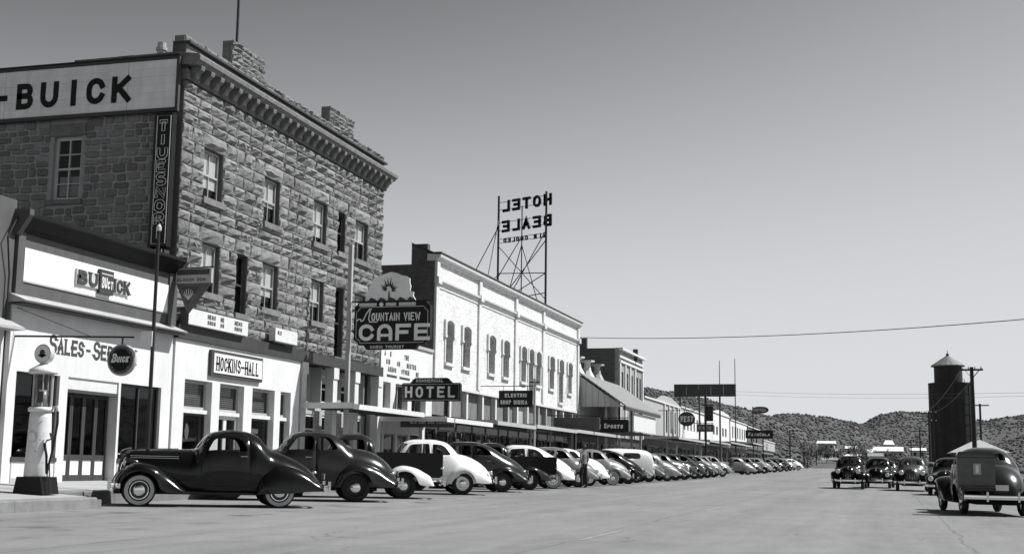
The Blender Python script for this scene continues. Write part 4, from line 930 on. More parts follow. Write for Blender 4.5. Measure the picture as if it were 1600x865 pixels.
def car_parts(kind, wb=2.95, r=.345, ww=False, skirt=False):
    """list of (part name, parent part index or None, MB, material key, location, smooth)"""
    xf, xr = wb/2, -wb/2; parts = []
    def P(nm, mb_, mk, parent=None, loc=(0, 0, 0), smooth=True): parts.append((nm, parent, mb_, mk, loc, smooth)); return len(parts)-1
    S = SPEC[kind](xf, xr); B = S['body']
    regs = []
    for nm, poly in S['win']: regs.append((nm, B.side(poly)))
    if S.get('ws'): regs.append(('windshield', B.end(S['ws'][0], *S['ws'][1:])))
    if S.get('rw'): regs.append(('rear_window', B.end(S['rw'][0], *S['rw'][1:])))
    for poly in S['door']: regs.append(('door', B.side(poly, .12)))
    bi = None; res = part_meshes(B, regs, S.get('nx', 44)); res.sort(key=lambda t: t[0] != 'body')
    for nm, b in res:
        if nm == 'body': bi = P('body', b, 'paint')
        elif nm == 'door': P('door', b, 'paint')
        else: P(nm, b, 'glass')
    seam = []
    for poly in S['door']:
        for sg in (1, -1):
            q = rpoly(poly, .12); b = MB(); k = len(q)
            for i in range(k):
                d = Vector(q[(i+1) % k])-Vector(q[i-1]); d.normalize(); nn = Vector((-d.y, d.x))*.004
                for e in (-1, 1):
                    x, z = q[i][0]+nn.x*e, q[i][1]+nn.y*e; b.v.append((x, (B.yz(x, z)+.0025)*sg, z))
            for i in range(k): j = (i+1) % k; b.f.append((2*i, 2*i+1, 2*j+1, 2*j))
            P('door_seam', b, 'under', smooth=False)
        hx, hz_ = min(p[0] for p in poly)+.1, S.get('hz', 1.06)
        for sg in (1, -1): y = B.yz(hx+.06, hz_); P('door_handle', MB().tube([(hx, (y+.0)*sg, hz_), (hx+.01, (y+.035)*sg, hz_), (hx+.15, (y+.03)*sg, hz_)], .012, 6), 'chrome')
    for f in S['fender']:
        o = fender(*f[:4], **f[4]); P('fender', o, 'paint2'); P('fender', mir(o), 'paint2')
    # underbody, cabin floor and seats
    u = MB(); u.box(xr-.55, xf+.5, -.5, .5, .26, .46); P('chassis', u, 'under', smooth=False)
    for (x0, x1, z0, z1) in S.get('seats', ((-.35, -.05, .5, 1.08), (-1.2, -.95, .5, 1.1))):
        sb = MB(); sb.box(x0-.18, x0, -.55, .55, z0+.25, z1).box(x0+.002, x1+.3, -.55, .55, z0, z0+.28); P('seat', sb, 'seat', smooth=False)
    sw_ = MB(); sw_.lathe([(.19+.012*math.cos(a), .012*math.sin(a)) for a in [k*math.pi/3 for k in range(6)]], (S.get('swx', .62), .32, 1.08), (-.8, 0, .6), 16, closed=True); P('steering_wheel', sw_, 'under')
    for sg in (1, -1): P('running_board', MB().box(xr+.42, xf-.42, .62*sg, .80*sg, .27, .31), 'under', smooth=False)
    # wheels
    t, rim, cap, ring, trim = wheel_meshes(r, ww); tw = S.get('track', .70)
    for x, y in ((xf, tw), (xf, -tw), (xr, tw), (xr, -tw)):
        sg = 1 if y > 0 else -1; g = (lambda m_: m_ if sg > 0 else mir(m_)); k = P('wheel', g(rim), 'rim', loc=(x, y, r))
        P('tyre', g(t), 'rubber', parent=k); P('hubcap', g(cap), 'chrome', parent=k); P('trim_ring', g(trim), 'chrome', parent=k)
        if ww: P('whitewall', g(ring), 'wwall', parent=k)
    # bumpers
    for end, x0, z in ((1, S['nose']+.16, .43), (-1, S['tail']-.13, .45)):
        pts = [(x0-end*.16*(abs(y_)/.8)**2.5, y_, z) for y_ in [-.86+1.72*i/16 for i in range(17)]]
        k = P('bumper', bar(pts, .10, .035), 'chrome')
        for y in (-.36, .36): P('bumper_guard', MB().box(x0-.03, x0+.03, y-.025, y+.025, z-.1, z+.13), 'chrome', parent=k); P('bumper_iron', MB().box(x0-end*.35, x0-end*.02, y-.02, y+.02, z-.04, z), 'under', parent=k)
    # lamps
    for sg in (1, -1):
        hx, hy, hz_ = S['lamp']; hl = MB(); hl.lathe([(.012, -.30), (.05, -.24), (.085, -.12), (.105, -.02), (.11, 0)], (hx, hy*sg, hz_), (1, 0, 0), 16); k = P('headlight', hl, S.get('lampm', 'paint2'))
        le = MB(); le.lathe([(.105, 0), (.1, .02), (.06, .045), (.002, .055)], (hx, hy*sg, hz_), (1, 0, 0), 16); P('lens', le, 'lens', parent=k)
        rg_ = MB(); rg_.lathe([(.102, -.006), (.115, -.006), (.115, .012), (.102, .012)], (hx, hy*sg, hz_), (1, 0, 0), 16, closed=True); P('lamp_ring', rg_, 'chrome', parent=k)
        tx, ty, tz = S['tlamp']; tl = MB(); tl.lathe([(.035, .05), (.04, 0), (.025, -.05), (.002, -.06)], (tx, ty*sg, tz), (1, 0, 0), 10); P('tail_lamp', tl, 'chrome')
    # grille bars across the nose
    gz0, gz1 = S['grille']; k = None
    n = 9
    for i in range(n):
        yy = (i-(n-1)/2)*.052; z0_, z1_ = gz0, gz1-.12*(abs(yy)/.2)**2
        pts = [(S['nose']+.012-.9*yy*yy-.10*((z-gz0)/(gz1-gz0))**2, yy, z) for z in [z0_+(z1_-z0_)*j/4 for j in range(5)]]
        P('grille_bar', MB().tube(pts, .012, 5), 'chrome' if i % 2 == 0 else 'under')
    xs_ = [S['nose']-.1-(1.15)*i/14 for i in range(15)]
    P('hood_strip', MB().tube([(x, 0, B.top(x)+.006) for x in xs_], .011, 5), 'chrome')
    P('hood_ornament', MB().tube([(S['nose']-.03, 0, B.top(S['nose']-.12)+.005), (S['nose']-.12, 0, B.top(S['nose']-.12)+.06), (S['nose']-.26, 0, B.top(S['nose']-.26)+.05)], [.022, .026, .008], 6), 'chrome')
    for z_ in S.get('louvre', ()):
        for sg in (1, -1): P('louvre_trim', MB().tube([(x, (B.yz(x, z_)+.004)*sg, z_) for x in [xf-.95+1.0*i/8+.15 for i in range(9)]], .009, 5), 'chrome')
    P('number_plate', MB().box(S['tail']-.06, S['tail']-.04, -.15, .15, .62, .75), 'lens', smooth=False)
    for e in S.get('extra', ()): P(*e)
    return parts
def std_fenders(xf, xr, r=.345, skirt=False, front_tail=1.05, fz=.94, rz=.93, tail=-.98, yo=.90, fl=.55):
    Ro = .40
    fo = [(xf+fl, .36), (xf+fl-.02, .52), (xf+.36, .80), (xf+.05, fz), (xf-.30, fz-.06), (xf-.62, fz-.26), (xf-.88, fz-.50), (xf-front_tail, .29)]
    lipf = arcpts(xf, r, Ro, -8, 150, 12)+[(xf-.44, .36), (xf-.6, .30), (xf-front_tail+.02, .285)]
    ro = [(xr+.52, .30), (xr+.48, .55), (xr+.28, .82), (xr+.02, rz), (xr-.30, rz-.05), (xr-.58, rz-.17), (xr-.80, rz-.33), (xr+tail+.02, .48), (xr+tail, .37)]
    lipr = [(xr+.5, .295)]+[(xr+.46, .36)]+arcpts(xr, r, Ro, 25, 155, 10)+[(xr-.42, .4), (xr-.6, .36), (xr+tail, .36)]
    if skirt: lipr = [(xr+.5, .29), (xr+.3, .30), (xr, .31), (xr-.3, .33), (xr-.6, .36), (xr+tail, .37)]
    yb = lambda k: .52
    yf = lambda k: yo-.09*max(0, (abs(k-.42)-.2)/.58)**1.5 if k < .9 else yo-.05
    return [(fo, lipf, .42, lambda k: yo-.12*max(0, .3-k)/.3-.08*max(0, k-.6)/.4, dict(box=2.5)), (ro, lipr, .55, lambda k: yo+.02-.11*max(0, k-.55)/.45-.08*max(0, .2-k)/.2, dict(box=2.5))]
def spec_coupe(xf, xr):                # long bonnet three window coupe with sloping tail
    top = [(xr-1.0, .45), (xr-.92, .62), (xr-.8, .77), (xr-.64, .91), (xr-.4, 1.05), (xr-.12, 1.165), (xr+.14, 1.245), (xr+.22, 1.30), (xr+.33, 1.43), (xr+.44, 1.535), (xr+.6, 1.612), (xr+.8, 1.652), (xr+1.0, 1.668), (xr+1.21, 1.655), (xr+1.46, 1.60), (xr+1.60, 1.51), (xr+1.72, 1.34), (xr+1.80, 1.235), (xr+2.0, 1.225), (xf-.35, 1.21), (xf+.1, 1.19), (xf+.30, 1.13), (xf+.42, .95), (xf+.46, .60)]
    wid = [(xr-1.0, .38), (xr-.7, .62), (xr, .73), (xr+.8, .77), (xr+1.5, .75), (xr+1.84, .63), (xf-.6, .50), (xf, .37), (xf+.32, .25), (xf+.46, .17)]
    bot = [(xr-1.05, .42), (xr, .36), (xf, .34), (xf+.46, .42)]
    B = Body(top, wid, bot, [(xr-1.05, .5), (xr, .62), (xr+1.7, .62), (xf-.3, .72), (xf+.46, .6)], [(xr-1.05, 2.0), (xr-.2, 2.3), (xr+.3, 2.6), (xr+1, 3.0), (xr+1.6, 3.0), (xr+1.9, 2.4), (xf, 2.2), (xf+.46, 2.2)])
    return dict(body=B, nose=xf+.44, tail=xr-1.03, win=[('side_window', [(xr+.70, 1.20, .1), (xr+1.56, 1.20, .03), (xr+1.42, 1.47, .1), (xr+.86, 1.50, .2)])],
                ws=([(.04, 1.27), (.50, 1.27), (.44, 1.52), (.04, 1.55)], xr+1.9, xr+1.2), rw=([(-.2, 1.30), (.36, 1.30), (.31, 1.47), (-.2, 1.49)], xr-.1, xr+.8),
                door=[[(xr+.62, .45), (xr+1.66, .45), (xr+1.70, 1.18), (xr+1.48, 1.54), (xr+.70, 1.57)]], hz=1.10, louvre=(1.02, 1.06), seats=((xr+.55, xr+.85, .5, 1.12),), swx=xr+1.45,
                fender=std_fenders(xf, xr, skirt=True), lamp=(xf+.30, .36, .92), tlamp=(xr-.75, .70, .78), grille=(.52, 1.05))
def spec_coupe2(xf, xr):               # rounder five window coupe with bulging boot
    top = [(xr-1.08, .48), (xr-1.03, .66), (xr-.95, .80), (xr-.78, .99), (xr-.46, 1.18), (xr-.15, 1.26), (xr+.08, 1.30), (xr+.18, 1.37), (xr+.32, 1.50), (xr+.58, 1.62), (xr+.95, 1.67), (xr+1.30, 1.65), (xr+1.54, 1.57), (xr+1.70, 1.42), (xr+1.86, 1.22), (xr+2.1, 1.19), (xf-.3, 1.17), (xf+.1, 1.14), (xf+.34, 1.05), (xf+.46, .85), (xf+.5, .58)]
    wid = [(xr-1.08, .34), (xr-.7, .62), (xr, .75), (xr+.8, .80), (xr+1.5, .76), (xr+1.9, .66), (xf-.5, .55), (xf, .44), (xf+.34, .32), (xf+.5, .2)]
    B = Body(top, wid, [(xr-1.08, .42), (xr, .34), (xf, .34), (xf+.5, .42)], [(xr-1.08, .52), (xr, .62), (xr+1.7, .62), (xf, .68), (xf+.5, .58)], [(xr-1.08, 2.1), (xr-.2, 2.4), (xr+.4, 2.7), (xr+1, 3.0), (xr+1.6, 3.0), (xr+2, 2.5), (xf+.5, 2.2)])
    return dict(body=B, nose=xf+.48, tail=xr-1.06, win=[('side_window', [(xr+1.02, 1.22, .06), (xr+1.62, 1.21, .03), (xr+1.40, 1.53, .12), (xr+1.02, 1.55, .1)]), ('quarter_window', [(xr+.42, 1.24, .1), (xr+.92, 1.22, .05), (xr+.92, 1.55, .06), (xr+.62, 1.53, .16)])],
                ws=([(.04, 1.27), (.54, 1.27), (.46, 1.54), (.04, 1.57)], xr+2.0, xr+1.2), rw=([(-.2, 1.35), (.40, 1.35), (.34, 1.52), (-.2, 1.54)], xr-.1, xr+.8),
                door=[[(xr+.97, .42), (xr+1.72, .42), (xr+1.74, 1.2), (xr+1.44, 1.58), (xr+.97, 1.60)]], hz=1.05, seats=((xr+.75, xr+1.0, .5, 1.1),), swx=xr+1.5,
                fender=std_fenders(xf, xr, fz=.92, rz=.95, tail=-1.02), lamp=(xf+.52, .62, .74), tlamp=(xr-.9, .6, .7), grille=(.5, .95))
def spec_sedan(xf, xr):                # two door sedan with round boot
    top = [(xr-1.0, .48), (xr-.95, .66), (xr-.78, .89), (xr-.5, 1.08), (xr-.18, 1.21), (xr+.08, 1.265), (xr+.24, 1.44), (xr+.5, 1.62), (xr+.95, 1.69), (xr+1.45, 1.68), (xr+1.75, 1.60), (xr+1.95, 1.42), (xr+2.12, 1.22), (xr+2.3, 1.19), (xf-.1, 1.15), (xf+.2, 1.09), (xf+.40, .95), (xf+.50, .78), (xf+.52, .56)]
    wid = [(xr-1.0, .40), (xr-.8, .62), (xr-.1, .76), (xr+.9, .82), (xr+1.7, .79), (xr+2.2, .70), (xf, .52), (xf+.4, .38), (xf+.52, .22)]
    B = Body(top, wid, [(xr-1.04, .42), (xr, .33), (xf, .34), (xf+.52, .42)], [(xr-1.04, .5), (xr, .6), (xr+1.9, .6), (xf, .66), (xf+.52, .56)], [(xr-1.04, 2.2), (xr, 2.5), (xr+.5, 2.8), (xr+1, 3.1), (xr+1.8, 3.0), (xr+2.2, 2.5), (xf+.52, 2.3)])
    return dict(body=B, nose=xf+.5, tail=xr-1.02, win=[('quarter_window', [(xr+.36, 1.22, .1), (xr+.96, 1.20, .04), (xr+.96, 1.55, .06), (xr+.6, 1.53, .16)]), ('side_window', [(xr+1.06, 1.20, .04), (xr+1.86, 1.20, .03), (xr+1.66, 1.52, .12), (xr+1.06, 1.56, .06)])],
                ws=([(.04, 1.26), (.56, 1.26), (.50, 1.54), (.04, 1.58)], xr+2.3, xr+1.4), rw=([(-.2, 1.29), (.40, 1.29), (.34, 1.49), (-.2, 1.51)], xr-.3, xr+.8),
                door=[[(xr+1.01, .42), (xr+1.98, .42), (xr+2.0, 1.18), (xr+1.70, 1.57), (xr+1.01, 1.60)]], hz=1.04, seats=((xr+.35, xr+.6, .5, 1.1), (xr+1.15, xr+1.4, .5, 1.1)), swx=xr+1.85,
                fender=std_fenders(xf, xr, fz=.92, rz=.93, tail=-.95), lamp=(xf+.50, .62, .74), tlamp=(xr-.92, .56, .72), grille=(.48, .92))
def spec_fast(xf, xr):                 # four door fastback sedan
    top = [(xr-1.02, .50), (xr-.96, .72), (xr-.7, .98), (xr-.4, 1.17), (xr-.1, 1.31), (xr+.2, 1.48), (xr+.55, 1.62), (xr+1.0, 1.70), (xr+1.5, 1.70), (xr+1.78, 1.62), (xr+1.95, 1.46), (xr+2.10, 1.26), (xr+2.3, 1.22), (xf-.1, 1.18), (xf+.2, 1.11), (xf+.38, .96), (xf+.46, .56)]
    wid = [(xr-1.02, .30), (xr-.7, .54), (xr-.1, .72), (xr+.9, .80), (xr+1.7, .77), (xr+2.2, .66), (xf, .46), (xf+.3, .32), (xf+.46, .2)]
    B = Body(top, wid, [(xr-1.02, .42), (xr, .34), (xf, .34), (xf+.46, .42)], [(xr-1.02, .5), (xr, .6), (xr+1.9, .62), (xf, .68), (xf+.46, .56)], [(xr-1.02, 2.0), (xr, 2.3), (xr+.5, 2.7), (xr+1, 3.1), (xr+1.8, 3.0), (xr+2.2, 2.4), (xf+.46, 2.2)])
    return dict(body=B, nose=xf+.44, tail=xr-1.0, win=[('quarter_window', [(xr+.30, 1.25, .1), (xr+1.02, 1.23, .04), (xr+1.02, 1.57, .06), (xr+.62, 1.53, .18)]), ('side_window', [(xr+1.14, 1.23, .04), (xr+1.86, 1.23, .03), (xr+1.70, 1.53, .1), (xr+1.14, 1.57, .06)])],
                ws=([(.04, 1.29), (.54, 1.29), (.48, 1.56), (.04, 1.60)], xr+2.3, xr+1.4), rw=([(.03, 1.30), (.26, 1.30), (.24, 1.46), (.03, 1.48)], xr-.6, xr+.8),
                door=[[(xr+1.08, .42), (xr+1.96, .42), (xr+1.98, 1.2), (xr+1.74, 1.58), (xr+1.08, 1.61)], [(xr+.48, .75), (xr+1.05, .42), (xr+1.05, 1.61), (xr+.6, 1.58), (xr+.34, 1.2)]], hz=1.06, seats=((xr+.35, xr+.6, .5, 1.1), (xr+1.2, xr+1.45, .5, 1.1)), swx=xr+1.85,
                fender=std_fenders(xf, xr, fz=.93, rz=.88, tail=-.92), lamp=(xf+.42, .50, .90), tlamp=(xr-.8, .62, .74), grille=(.5, 1.0))
def spec_panel(xf, xr):                # sedan delivery van
    top = [(xr-1.04, .60), (xr-1.02, 1.0), (xr-.98, 1.38), (xr-.88, 1.62), (xr-.6, 1.75), (xr-.1, 1.80), (xr+.9, 1.82), (xr+1.5, 1.79), (xr+1.8, 1.70), (xr+1.98, 1.50), (xr+2.12, 1.26), (xr+2.3, 1.22), (xf-.1, 1.18), (xf+.2, 1.10), (xf+.40, .95), (xf+.50, .56)]
    wid = [(xr-1.04, .66), (xr-.9, .72), (xr-.1, .78), (xr+.9, .82), (xr+1.7, .78), (xr+2.2, .68), (xf, .50), (xf+.4, .34), (xf+.50, .2)]
    B = Body(top, wid, [(xr-1.04, .45), (xr, .34), (xf, .34), (xf+.50, .42)], [(xr-1.04, .58), (xr, .62), (xr+1.9, .62), (xf, .68), (xf+.50, .56)], [(xr-1.04, 4.0), (xr, 4.0), (xr+1.4, 3.6), (xr+1.8, 3.2), (xr+2.2, 2.5), (xf+.5, 2.2)])
    return dict(body=B, nose=xf+.48, tail=xr-1.04, win=[('side_window', [(xr+1.14, 1.25, .04), (xr+1.88, 1.25, .03), (xr+1.70, 1.60, .1), (xr+1.14, 1.62, .06)]), ('oval_window', [(xr-.2, 1.28, .2), (xr+.8, 1.28, .2), (xr+.8, 1.6, .2), (xr-.2, 1.6, .2)])],
                ws=([(.04, 1.30), (.54, 1.30), (.50, 1.62), (.04, 1.66)], xr+2.3, xr+1.4), door=[[(xr+1.05, .42), (xr+1.97, .42), (xr+1.99, 1.2), (xr+1.76, 1.66), (xr+1.05, 1.68)]], hz=1.06, seats=((xr+1.2, xr+1.45, .5, 1.1),), swx=xr+1.85,
                fender=std_fenders(xf, xr, fz=.93, rz=.90, tail=-.95), lamp=(xf+.46, .56, .84), tlamp=(xr-1.0, .68, .8), grille=(.5, .95))
def spec_pickup(xf, xr):               # cab pickup with plain steel bed
    top = [(xr+.72, .9), (xr+.74, 1.30), (xr+.80, 1.52), (xr+.95, 1.66), (xr+1.2, 1.73), (xr+1.55, 1.73), (xr+1.80, 1.64), (xr+1.95, 1.47), (xr+2.08, 1.27), (xr+2.3, 1.22), (xf-.1, 1.18), (xf+.2, 1.10), (xf+.38, .96), (xf+.46, .56)]
    wid = [(xr+.72, .70), (xr+.9, .78), (xr+1.7, .76), (xr+2.2, .64), (xf, .46), (xf+.3, .32), (xf+.46, .2)]
    B = Body(top, wid, [(xr+.72, .42), (xf, .36), (xf+.46, .42)], [(xr+.72, .62), (xr+1.9, .62), (xf, .68), (xf+.46, .56)], [(xr+.72, 3.4), (xr+1.8, 3.0), (xr+2.2, 2.4), (xf+.46, 2.2)])
    bed = MB(); x0, x1 = xr-1.05, xr+.68
    bed.box(x0, x1, .60, .66, .62, 1.20).box(x0, x1, -.66, -.60, .62, 1.20).box(x1-.05, x1, -.60, .60, .62, 1.20).box(x0, x1, -.60, .60, .58, .66).box(x0, x1, .58, .70, 1.20, 1.25).box(x0, x1, -.70, -.58, 1.20, 1.25)
    tg = MB(); tg.box(x0-.05, x0-.005, -.62, .62, .62, 1.22)
    return dict(body=B, nose=xf+.44, tail=xr-1.08, nx=34, win=[('side_window', [(xr+1.10, 1.25, .05), (xr+1.84, 1.24, .03), (xr+1.68, 1.55, .1), (xr+1.10, 1.58, .08)])],
                ws=([(.04, 1.30), (.52, 1.30), (.47, 1.58), (.04, 1.62)], xr+2.3, xr+1.4), rw=([(-.2, 1.32), (.36, 1.32), (.34, 1.50), (-.2, 1.52)], xr+.70, xr+1.2),
                door=[[(xr+1.0, .44), (xr+1.94, .44), (xr+1.96, 1.2), (xr+1.72, 1.60), (xr+1.0, 1.63)]], hz=1.06, seats=((xr+1.05, xr+1.3, .5, 1.1),), swx=xr+1.85,
                fender=std_fenders(xf, xr, fz=.92, rz=.90, tail=-.85, yo=.92), lamp=(xf+.42, .48, .95), tlamp=(x0-.02, .72, .85), grille=(.5, 1.0), extra=[('bed', bed, 'bed', None, (0, 0, 0), False), ('tailgate', tg, 'bed', None, (0, 0, 0), False)])
SPEC.update(coupe=spec_coupe, coupe2=spec_coupe2, sedan=spec_sedan, fast=spec_fast, panel=spec_panel, pickup=spec_pickup)
PROTO = {}
def proto(kind, ww):
    key = (kind, ww)
    if key not in PROTO:
        L = []
        for nm, par, b, mk, loc, sm in car_parts(kind, ww=ww):
            me = b.mesh(nm, (0, 0, 0), sm); bm = bmesh.new(); bm.from_mesh(me)
            if nm not in ('body', 'door', 'door_seam') and 'window' not in nm: bmesh.ops.recalc_face_normals(bm, faces=bm.faces)
            bm.to_mesh(me); bm.free()
            if sm and nm not in ('body', 'door', 'fender') and 'wind' not in nm: me.set_sharp_from_angle(angle=R(50))
            me.materials.append(None); L.append((nm, par, me, mk, loc))
        PROTO[key] = L
    return PROTO[key]
def car(name, label, kind, x, y, heading, paint, paint2=None, ww=False, bed=None, rim=None, cat='car', group=None, skip=(), scale=1):
    """heading: direction of the nose in degrees from +X"""
    n_ = Vector((.012, -(G(x, y+1)-G(x, y-1))/2, 1)).normalized(); h = Vector((math.cos(R(heading)), math.sin(R(heading)), 0)); h = (h-n_*h.dot(n_)).normalized(); l_ = n_.cross(h)
    o = empty(name, (0, 0, 0), label, cat, group); m = Matrix((h, l_, n_)).transposed().to_4x4(); m.translation = (x, y, G(x, y)); o.matrix_world = m @ Matrix.Scale(scale, 4); objs = []
    mm_ = dict(paint=paint, paint2=paint2 or paint, under=under, chrome=chrome, glass=cglass, rubber=rubber, wwall=wwall, lens=lens, seat=seatm, bed=bed or paint, rim=rim or (pdark if paint in (pblack, pdark, pmid, pgrey) else paint2 or paint))
    for nm, par, me, mk, loc in proto(kind, ww):
        if nm in skip: objs.append(None); continue
        q = bpy.data.objects.new(nm, me); col.objects.link(q); q.parent = objs[par] if par is not None else o; q.location = loc
        q.material_slots[0].link = 'OBJECT'; q.material_slots[0].material = mm_[mk]; objs.append(q)
    return o
def parked(name, label, kind, rear_y, paint, heading=209, rx=-13.0, **k):
    """placed by the spot of its near rear wheel at the street side"""
    jr = random.Random(int(rear_y*10)); heading += jr.uniform(-3, 3) if rear_y > 46 else 0; rx += jr.uniform(-.25, .25) if rear_y > 46 else 0
    h = R(heading); wb = 2.95; fx, fy = math.cos(h), math.sin(h); lx, ly = -fy, fx      # near side wheel is on the car's left
    cx = rx+fx*wb/2-lx*.74; cy = rear_y+fy*wb/2-ly*.74
    k.setdefault('scale', 1.03 if rear_y > 33 else 1.06 if rear_y > 30 else 1)
    if not k.get('ww'): k['skip'] = tuple(k.get('skip', ()))+('trim_ring',)
    return car(name, label, kind, cx, cy, heading, paint, **k)
GP = 'cars nosed in along the kerb'
parked('parked_coupe', 'glossy black coupe with whitewall tyres parked before the motor showroom', 'coupe', 26.17, pblack, rx=-12.67, heading=214, ww=True, group=GP, rim=pdark)
parked('parked_coupe', 'black coupe with rounded boot beside the whitewall coupe', 'coupe2', 31.0, pdark, group=GP, rim=pblack)
parked('parked_pickup', 'pickup with white rear fenders and plain black steel bed', 'pickup', 34.6, pdark, paint2=pwhite, bed=pblack, cat='pickup', group=GP, rim=pdark)
parked('parked_sedan', 'cream white two door sedan with rounded boot', 'sedan', 40.0, pwhite, group=GP)
parked('parked_sedan', 'black fastback sedan beside the cream white sedan', 'fast', 44.6, pdark, group=GP)
parked('parked_pickup', 'black pickup with steel bed beside the black fastback', 'pickup', 48.9, pdark, bed=pblack, cat='pickup', group=GP)
parked('parked_sedan', 'white topped fastback sedan nosed in behind the black pickup bed', 'fast', 52.2, pwhite, group=GP, ww=True)
parked('parked_sedan', 'grey two door sedan beside the standing man', 'sedan', 56.2, pgrey, group=GP)
parked('parked_coupe', 'white coupe with smooth round tail between grey cars', 'coupe2', 59.8, pwhite, group=GP)
parked('parked_sedan', 'light grey sedan with gleaming rear fender and bright wheels', 'sedan', 63.2, plight, group=GP, ww=True)
parked('parked_sedan', 'black fastback sedan beside the white delivery van', 'fast', 67.6, pblack, group=GP)
parked('delivery_van', 'white topped delivery van with oval side window, tallest in the row', 'panel', 72.0, pwhite, paint2=pgrey, cat='van', group=GP)
parked('parked_coupe', 'slate grey coupe with long boot beyond the delivery van', 'coupe2', 75.6, pmid, group=GP)
parked('parked_coupe', 'light grey coupe two cars beyond the delivery van', 'coupe', 80.5, plight, group=GP)
for i, (y, kd, p, lb) in enumerate(((84.5, 'coupe2', pmid, 'slate coupe next beyond the light grey coupe in the kerb row'), (88.8, 'sedan', pdark, 'dark sedan before the gable fronted shop'), (93.0, 'fast', pdark, 'dark fastback nosed in between dark sedans by the brick block'), (97.2, 'sedan', pblack, 'black two door sedan in the dark run of cars'),
        (101.6, 'fast', pmid, 'slate fastback near the end of the nearer run of cars'), (106.5, 'sedan', pgrey, 'grey sedan with bright boot, second last before the gap'), (111.6, 'sedan', plight, 'pale sedan ending the nearer run of parked cars'))):
    parked('parked_sedan' if kd != 'coupe2' else 'parked_coupe', lb, kd, y, p, group=GP)
parked('parked_coupe', 'pale grey coupe alone at the head of the far run of cars', 'coupe', 133.1, plight, group=GP)
far = ((141, 'sedan', pmid, 'slate sedan behind the pale grey coupe of the far run'), (149, 'fast', pgrey, 'grey fastback third in the far run of cars'), (158, 'sedan', plight, 'pale sedan in the middle of the far run'), (168, 'fast', pmid, 'slate fastback beyond the pale sedan of the far run'),
       (178, 'sedan', pdark, 'dark sedan beside the drink sign of the far run'), (188, 'fast', pdark, 'dark fastback late in the far run of cars'), (199, 'sedan', plight, 'pale sedan second last in the far run of cars'), (212, 'fast', pwhite, 'white fastback last of all the parked cars'))
small = ('door_seam', 'door_handle', 'seat', 'steering_wheel', 'grille_bar', 'hood_strip', 'hood_ornament', 'louvre_trim', 'number_plate', 'bumper_iron', 'trim_ring', 'lamp_ring')
for y, kd, p, lb in far: parked('parked_sedan', lb, kd, y, p, group=GP, skip=small)
# ---------------------------------------------------------------- signs on the near buildings
bs = empty('painted_billboard', (-22, 31.25, 10.85), 'long white boarded billboard with huge black capitals on the hotel flank', 'sign')
wb1 = mat('billboard_white', .82, .75, var=.1, vs=1.5, streak=.12, rnd=.04)
for i in range(6):
    for x0, x1 in ((-28.5, -24.36), (-24.35, -20.29), (-20.28, -18.74)):
        z = 10.95+i*.235; MB().box(x0, x1-.006, 31.20+.004*(i % 2), 31.26, z, z+.231).build('plank', wb1, bs)
for x0, x1, z0, z1 in ((-28.6, -18.65, 10.84, 10.945), (-28.6, -18.65, 12.365, 12.44), (-18.735, -18.65, 10.946, 12.364)): MB().box(x0, x1, 31.16, 31.27, z0, z1).build('frame', charc, bs)
MB().box(-28.6, -18.63, 31.12, 31.3, 12.445, 12.48).build('frame', dkmetal, bs)
for ch_, x0, wd in (('-', -24.75, .52), ('B', -23.95, .56), ('U', -23.15, .6), ('I', -22.32, .55), ('C', -21.62, .6), ('K', -20.80, .62)):
    l = MB(); letters(l, ch_, (x0, 31.197, 11.2), h=.77, width=wd, gap=0, sw=.17, d=.008, widths={'I': 1, '-': 1}, **FC); l.build('letter', black, bs)
for i in range(4): MB().box(-26.4+i*2.2, -26.34+i*2.2, 31.26, 31.38, 10.9, 12.4).build('bracket', dkmetal, bs)
vn = empty('vertical_neon_sign', (-18.9, 31.1, 7), 'tall narrow dark neon sign of stacked outline letters at the stone corner', 'sign')
MB().box(-19.18, -18.68, 31.0, 31.24, 6.98, 10.72).build('panel', signblk, vn); MB().box(-19.28, -19.2, 31.05, 31.38, 6.9, 10.76).build('side_rail', dkmetal, vn)
for z in (7.4, 9, 10.4): MB().box(-19.1, -18.8, 31.24, 31.38, z, z+.06).build('bracket', dkmetal, vn)
neon = mat('neon_tube', .7, .3)
def outline(mb, ch_, o, h, wd, r_=.012):
    for s in GL[ch_]:
        P2 = [(px*wd, py*h) for px, py in s]; n = len(P2); A = []; Bq = []
        for i, p in enumerate(P2):
            d = Vector(P2[min(i+1, n-1)])-Vector(P2[max(i-1, 0)]); d = d.normalized() if d.length > 1e-6 else Vector((1, 0)); q = Vector((-d.y, d.x))*.045
            A.append((p[0]+q.x, p[1]+q.y)); Bq.append((p[0]-q.x, p[1]-q.y))
        pts = A+Bq[::-1]+[A[0]]; mb.tube([(o[0]+x, o[1], o[2]+z) for x, z in pts], r_, 4, cap=False)
for i, ch_ in enumerate('TIUESNOR'): l = MB(); outline(l, ch_, (-19.06, 30.985, 10.22-i*.375), .27, .24); l.build('neon_letter', neon, vn)
l = MB(); outline(l, 'I', (-19.06, 30.985, 7.2), .3, .24); l.build('neon_letter', neon, vn)
MB().tube([(-19.14, 30.985, 7.05), (-19.14, 30.985, 10.66), (-18.72, 30.985, 10.66), (-18.72, 30.985, 7.05), (-19.14, 30.985, 7.05)], .012, 4).build('neon_border', neon, vn)
MB().box(-19.1, -18.75, 31.05, 31.3, 6.2, 6.9).build('transformer_box', charc, vn)
for k in range(3): MB().tube([(-19.0+k*.1, 30.99, 6.9), (-18.95+k*.08, 30.9, 6.6), (-18.8, 30.95, 6.35-k*.1), (-18.55, 30.9, 6.45-k*.12)], .012, 5).build('cable', neon, vn)
